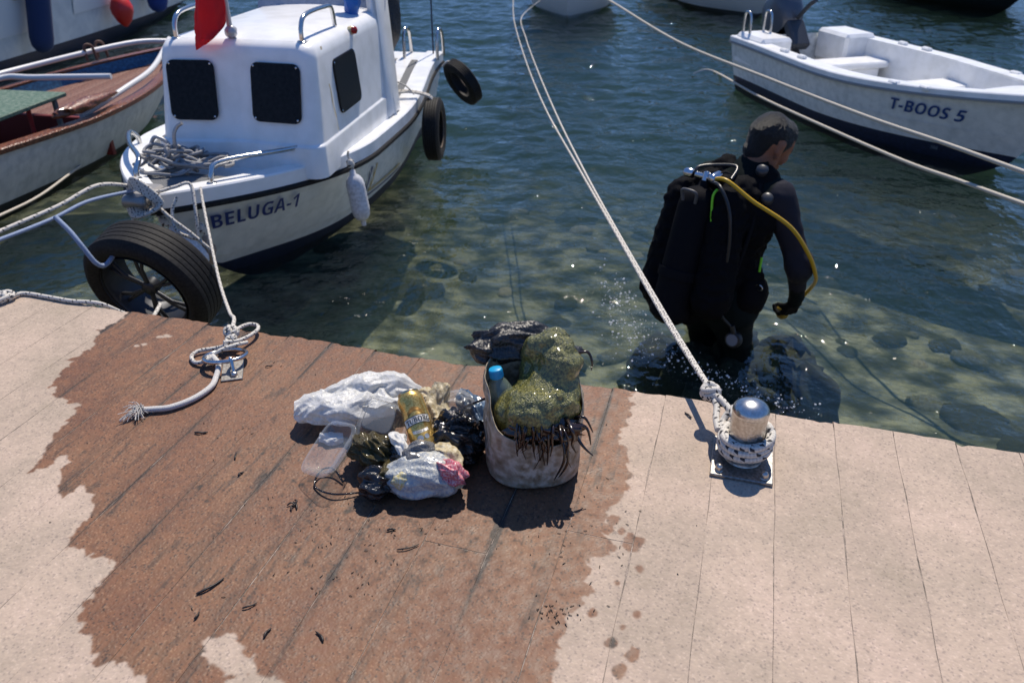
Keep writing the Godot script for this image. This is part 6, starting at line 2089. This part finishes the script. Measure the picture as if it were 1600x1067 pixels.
	for q in [[[Vector3(-0.19, 0.1, -1.69), Vector3(-0.165, 0.082, -1.675), Vector3(-0.13, 0.064, -1.66), Vector3(-0.112, 0.03, -1.645), Vector3(-0.11, 0.01, -1.63)], 0.009], [[Vector3(-0.2, 0.1, -1.69), Vector3(-0.21, 0.09, -1.72), Vector3(-0.23, 0.09, -1.75), Vector3(-0.25, 0.07, -1.77)], 0.016]]:
		s = Shape.new()
		sleeve(s, q[0], [q[1] * 0.7, q[1], q[1] * 1.1, q[1]], [q[1] * 0.6, q[1] * 0.7, q[1] * 0.7, q[1] * 0.5], 723, 0.007, 34.0)
		part("handle", s, creamf, kb)
	s = Shape.new()
	lump(s, at(Vector3(-0.145, 0.058, -1.715), 20), Vector3(0.045, 0.045, 0.04), 724, 0.45, 26, 50, 30, 0.0015)
	part("clear_bulge", s, mat("clear film", K(0.5, 0.49, 0.46), 0.14, 0.0, {"alpha": 0.32}), kb)
	# small sack of packaging at the front
	var pk := thing("sack_of_wrappers", "pale translucent bag stuffed with printed wrappers at the front of the heap", "bag")
	s = Shape.new()
	lump(s, at(Vector3(-0.205, 0.042, -1.478), 10), Vector3(0.088, 0.05, 0.06), 731, 0.32, 13, 70, 44, 0.0015)
	part("pouch", s, mat("printed film", K(0.5, 0.5, 0.5), 0.3, 0.0, {"tri": 11.0, "tex": [732, 0.014, K(0.3, 0.34, 0.4), K(0.66, 0.63, 0.52), 0.48], "back": [0.3, 0.3, 0.3], "coat": 0.3, "bump": [734, 0.012, 0.22, true]}), pk)
	for q in [[[Vector3(-0.262, 0.08, -1.56), Vector3(-0.285, 0.095, -1.555), Vector3(-0.265, 0.09, -1.52), Vector3(-0.255, 0.07, -1.49), Vector3(-0.262, 0.05, -1.455)], [0.008, 0.012, 0.014, 0.01, 0.005], [0.006, 0.008, 0.008, 0.006, 0.004]], [[Vector3(-0.2, 0.07, -1.53), Vector3(-0.175, 0.085, -1.52), Vector3(-0.15, 0.08, -1.5), Vector3(-0.13, 0.055, -1.465), Vector3(-0.125, 0.03, -1.44)], [0.006, 0.02, 0.024, 0.016, 0.006], [0.006, 0.008, 0.01, 0.008, 0.004]]]:
		s = Shape.new()
		sleeve(s, q[0], q[1], q[2], 733, 0.008, 30.0)
		part("handle", s, mats["white bag film"] if q[1][2] < 0.02 else creamf, pk)
	s = Shape.new()
	lump(s, at(Vector3(-0.225, 0.082, -1.505), 30), Vector3(0.034, 0.022, 0.028), 741, 0.6, 26, 50, 30)
	single("speckled_wrapper", s, mat("speckled wrapper", K(0.2, 0.2, 0.2), 0.25, 0.0, {"tri": 30.0, "tex": [742, 0.03, K(0.012, 0.012, 0.014), K(0.45, 0.45, 0.44), 0.55]}), "crumpled black and white wrapper under the foot of the beer can", "wrapper")
	s = Shape.new()
	lump(s, at(Vector3(-0.155, 0.062, -1.455), -20, 20), Vector3(0.036, 0.03, 0.022), 743, 0.8, 30, 50, 30)
	single("pink_wrapper", s, mat("pink wrapper", K(0.5, 0.1, 0.13), 0.3, 0.0, {"tri": 14.0, "tex": [744, 0.02, K(0.45, 0.05, 0.09), K(0.66, 0.55, 0.5), 0.55]}), "pink and white wrapper showing through the side of the pale bag", "wrapper")
	s = Shape.new()
	lump(s, at(Vector3(-0.255, 0.05, -1.44), 10, 10), Vector3(0.03, 0.026, 0.02), 745, 0.4, 22, 40, 26)
	single("yellow_wrapper", s, mat("yellow wrapper", K(0.55, 0.47, 0.2), 0.3, 0.0, {"tri": 14.0, "tex": [746, 0.02, K(0.5, 0.4, 0.12), K(0.62, 0.6, 0.52), 0.5]}), "pale yellow wrapper in the front of the pale bag", "wrapper")
	# wet black bags and mustard weed
	var wetb := mat("wet black film", K(0.006, 0.006, 0.007), 0.14, 0.0, {"tri": 10.0, "bump": [751, 0.015, 0.35, true], "coat": 0.4})
	for q in [[Vector3(-0.325, 0.035, -1.455), Vector3(0.038, 0.034, 0.034), 752, "glossy wet black bag beside the open food box"], [Vector3(-0.145, 0.055, -1.6), Vector3(0.055, 0.06, 0.06), 753, "wet black bag squeezed between the beer can and the pail"], [Vector3(-0.265, 0.04, -1.52), Vector3(0.035, 0.036, 0.04), 754, "wet black bag hidden under the beer can"]]:
		s = Shape.new()
		lump(s, at(q[0], 20), q[1], q[2], 0.65, 24, 64, 40, 0.0015, 0.35)
		single("wet_bag", s, wetb, q[3], "bag")
	s = Shape.new()
	lump(s, at(Vector3(-0.345, 0.055, -1.56), -20), Vector3(0.055, 0.03, 0.032), 755, 0.8, 36, 70, 40, 0.0015)
	lump(s, at(Vector3(-0.3, 0.035, -1.47), 70), Vector3(0.04, 0.03, 0.014), 756, 0.8, 40, 50, 30, 0.0015)
	single("mustard_weed", s, mat("mustard weed", K(0.16, 0.11, 0.02), 0.35, 0.0, {"tri": 26.0, "tex": [757, 0.04, K(0.03, 0.022, 0.006), K(0.34, 0.26, 0.07), 0.5], "bump": [758, 0.06, 1.0], "coat": 0.4}), "slimy mustard coloured weed under the clear food box", "seaweed")
	s = Shape.new()
	sleeve(s, [Vector3(-0.14, 0.05, -1.79), Vector3(-0.11, 0.05, -1.76), Vector3(-0.09, 0.04, -1.72), Vector3(-0.085, 0.03, -1.68)], [0.01, 0.03, 0.034, 0.02], [0.015, 0.03, 0.032, 0.02], 759, 0.014, 22.0)
	single("blue_bag", s, mat("slate blue film", K(0.04, 0.07, 0.13), 0.25, 0.0, {"tri": 12.0, "tex": [760, 0.02, K(0.02, 0.04, 0.08), K(0.14, 0.2, 0.28)]}), "slate blue plastic bag between the litter heap and the pail", "bag")
	s = Shape.new()
	tube(s, smooth_path([Vector3(-0.34, 0.004, -1.46), Vector3(-0.42, 0.012, -1.44), Vector3(-0.475, 0.006, -1.475), Vector3(-0.47, 0.016, -1.52), Vector3(-0.44, 0.02, -1.525), Vector3(-0.41, 0.006, -1.49)], 8), 0.0025, 6)
	single("black_strap", s, mats["wet black film"], "thin black strap looping out from under the food box", "strap")

# ---------------------------------------------------------------- scraps of weed on the stone
func build_scraps() -> void:
	var weed := mat("dry weed", K(0.012, 0.008, 0.007), 0.5, 0.0, {"tri": 20.0, "tex": [801, 0.05, K(0.006, 0.004, 0.004), K(0.03, 0.02, 0.014)]})
	var rng := RandomNumberGenerator.new()
	rng.seed = 23
	var spots := [[-0.229, -1.278, 0.05, 20, "curved black weed stalk lying alone in front of the litter heap"], [-0.374, -1.04, 0.03, 130, "short thick weed scrap nearest the bottom edge of the wet patch"], [-0.628, -1.167, 0.062, 45, "longest weed stalk, slanting across the wet boards"], [-0.531, -1.116, 0.03, 30, "dark weed scrap just beside the end of the long slanting stalk"], [-0.509, -1.412, 0.03, 120, "forked weed scrap in front of the food box strap"], [-0.477, -1.049, 0.024, 70, "small weed scrap between the thick scrap and the long stalk"], [-0.703, -1.595, 0.026, 100, "small weed scrap on the wet stone between the rope end and the litter"], [-0.669, -1.525, 0.018, 60, "tiny weed scrap just nearer than the scrap by the rope end"], [-0.63, -1.091, 0.02, 80, "tiny upright weed scrap nearest the dry bottom corner"], [-0.824, -1.694, 0.035, 4, "thin weed stalk lying just in front of the rope tail"], [-0.731, -2.023, 0.022, 30, "small weed scrap beside the mooring ring plate"], [0.481, -1.771, 0.03, 115, "grey weed scrap on the dry stone beside the bollard knot"], [-0.272, -1.33, 0.02, 10, "tiny weed scrap between the curved stalk and the pale bag"]]
	for q in spots:
		var s := Shape.new()
		var d := Vector3(cos(deg_to_rad(q[3])), 0, -sin(deg_to_rad(q[3])))
		var l: float = q[2]
		var o := Vector3(q[0], 0.0035, q[1])
		var bend := Vector3(-d.z, 0, d.x) * l * rng.randf_range(-0.12, 0.12)
		var w := rng.randf_range(0.0017, 0.0028)
		tube(s, smooth_path([o - d * l * 0.5, o - d * l * 0.15 + bend + Vector3(0, 0.002, 0), o + d * l * 0.2 + bend * 0.8, o + d * l * 0.5], 4), [w * 0.6, w, w, w * 1.1, w, w, w, w * 0.9, w * 0.9, w, w * 0.8, w * 0.6, w * 0.5], 6)
		if q[4].begins_with("forked"):
			for a in [0.6, -0.8, 1.9]: tube(s, smooth_path([o, o + d.rotated(Vector3.UP, a) * l * 0.35 + Vector3(0, 0.004, 0), o + d.rotated(Vector3.UP, a + 0.5) * l * 0.6], 4), 0.002, 5)
		single("weed_scrap", s, weed, q[4], "seaweed", "scraps of weed on the quay")
	# black grit and shreds washed out of the pail
	var g := Shape.new()
	for k in 220:
		var c := [Vector3(0.16, 0, -1.33), Vector3(0.1, 0, -1.12), Vector3(-0.42, 0, -1.25), Vector3(-0.55, 0, -1.75), Vector3(-0.3, 0, -1.35)][k % 5] as Vector3
		var p := c + Vector3(rng.randfn(0, 0.09), 0.0012, rng.randfn(0, 0.1))
		if k % 5 == 1: p = Vector3(0.085, 0.0012, -1.1) + Vector3(rng.randfn(0, 0.03), 0, rng.randfn(0, 0.016))
		if k % 5 == 3: p = c + Vector3(rng.randfn(0, 0.3), 0.0012, rng.randfn(0, 0.2))
		var l := rng.randf_range(0.0015, 0.007)
		var ang := rng.randf() * TAU
		var d := Vector3(cos(ang), 0, sin(ang)) * l * 0.7
		tube(g, PackedVector3Array([p - d, p + d * 0.2 + Vector3(0, 0.001, 0), p + d]), [0.0006, 0.0011, 0.0005], 4, 0.05, false)
	var o := part("weed_debris", g, weed)
	tag(o, "black shreds and grit of weed strewn over the wet stone", "debris", "", "stuff")
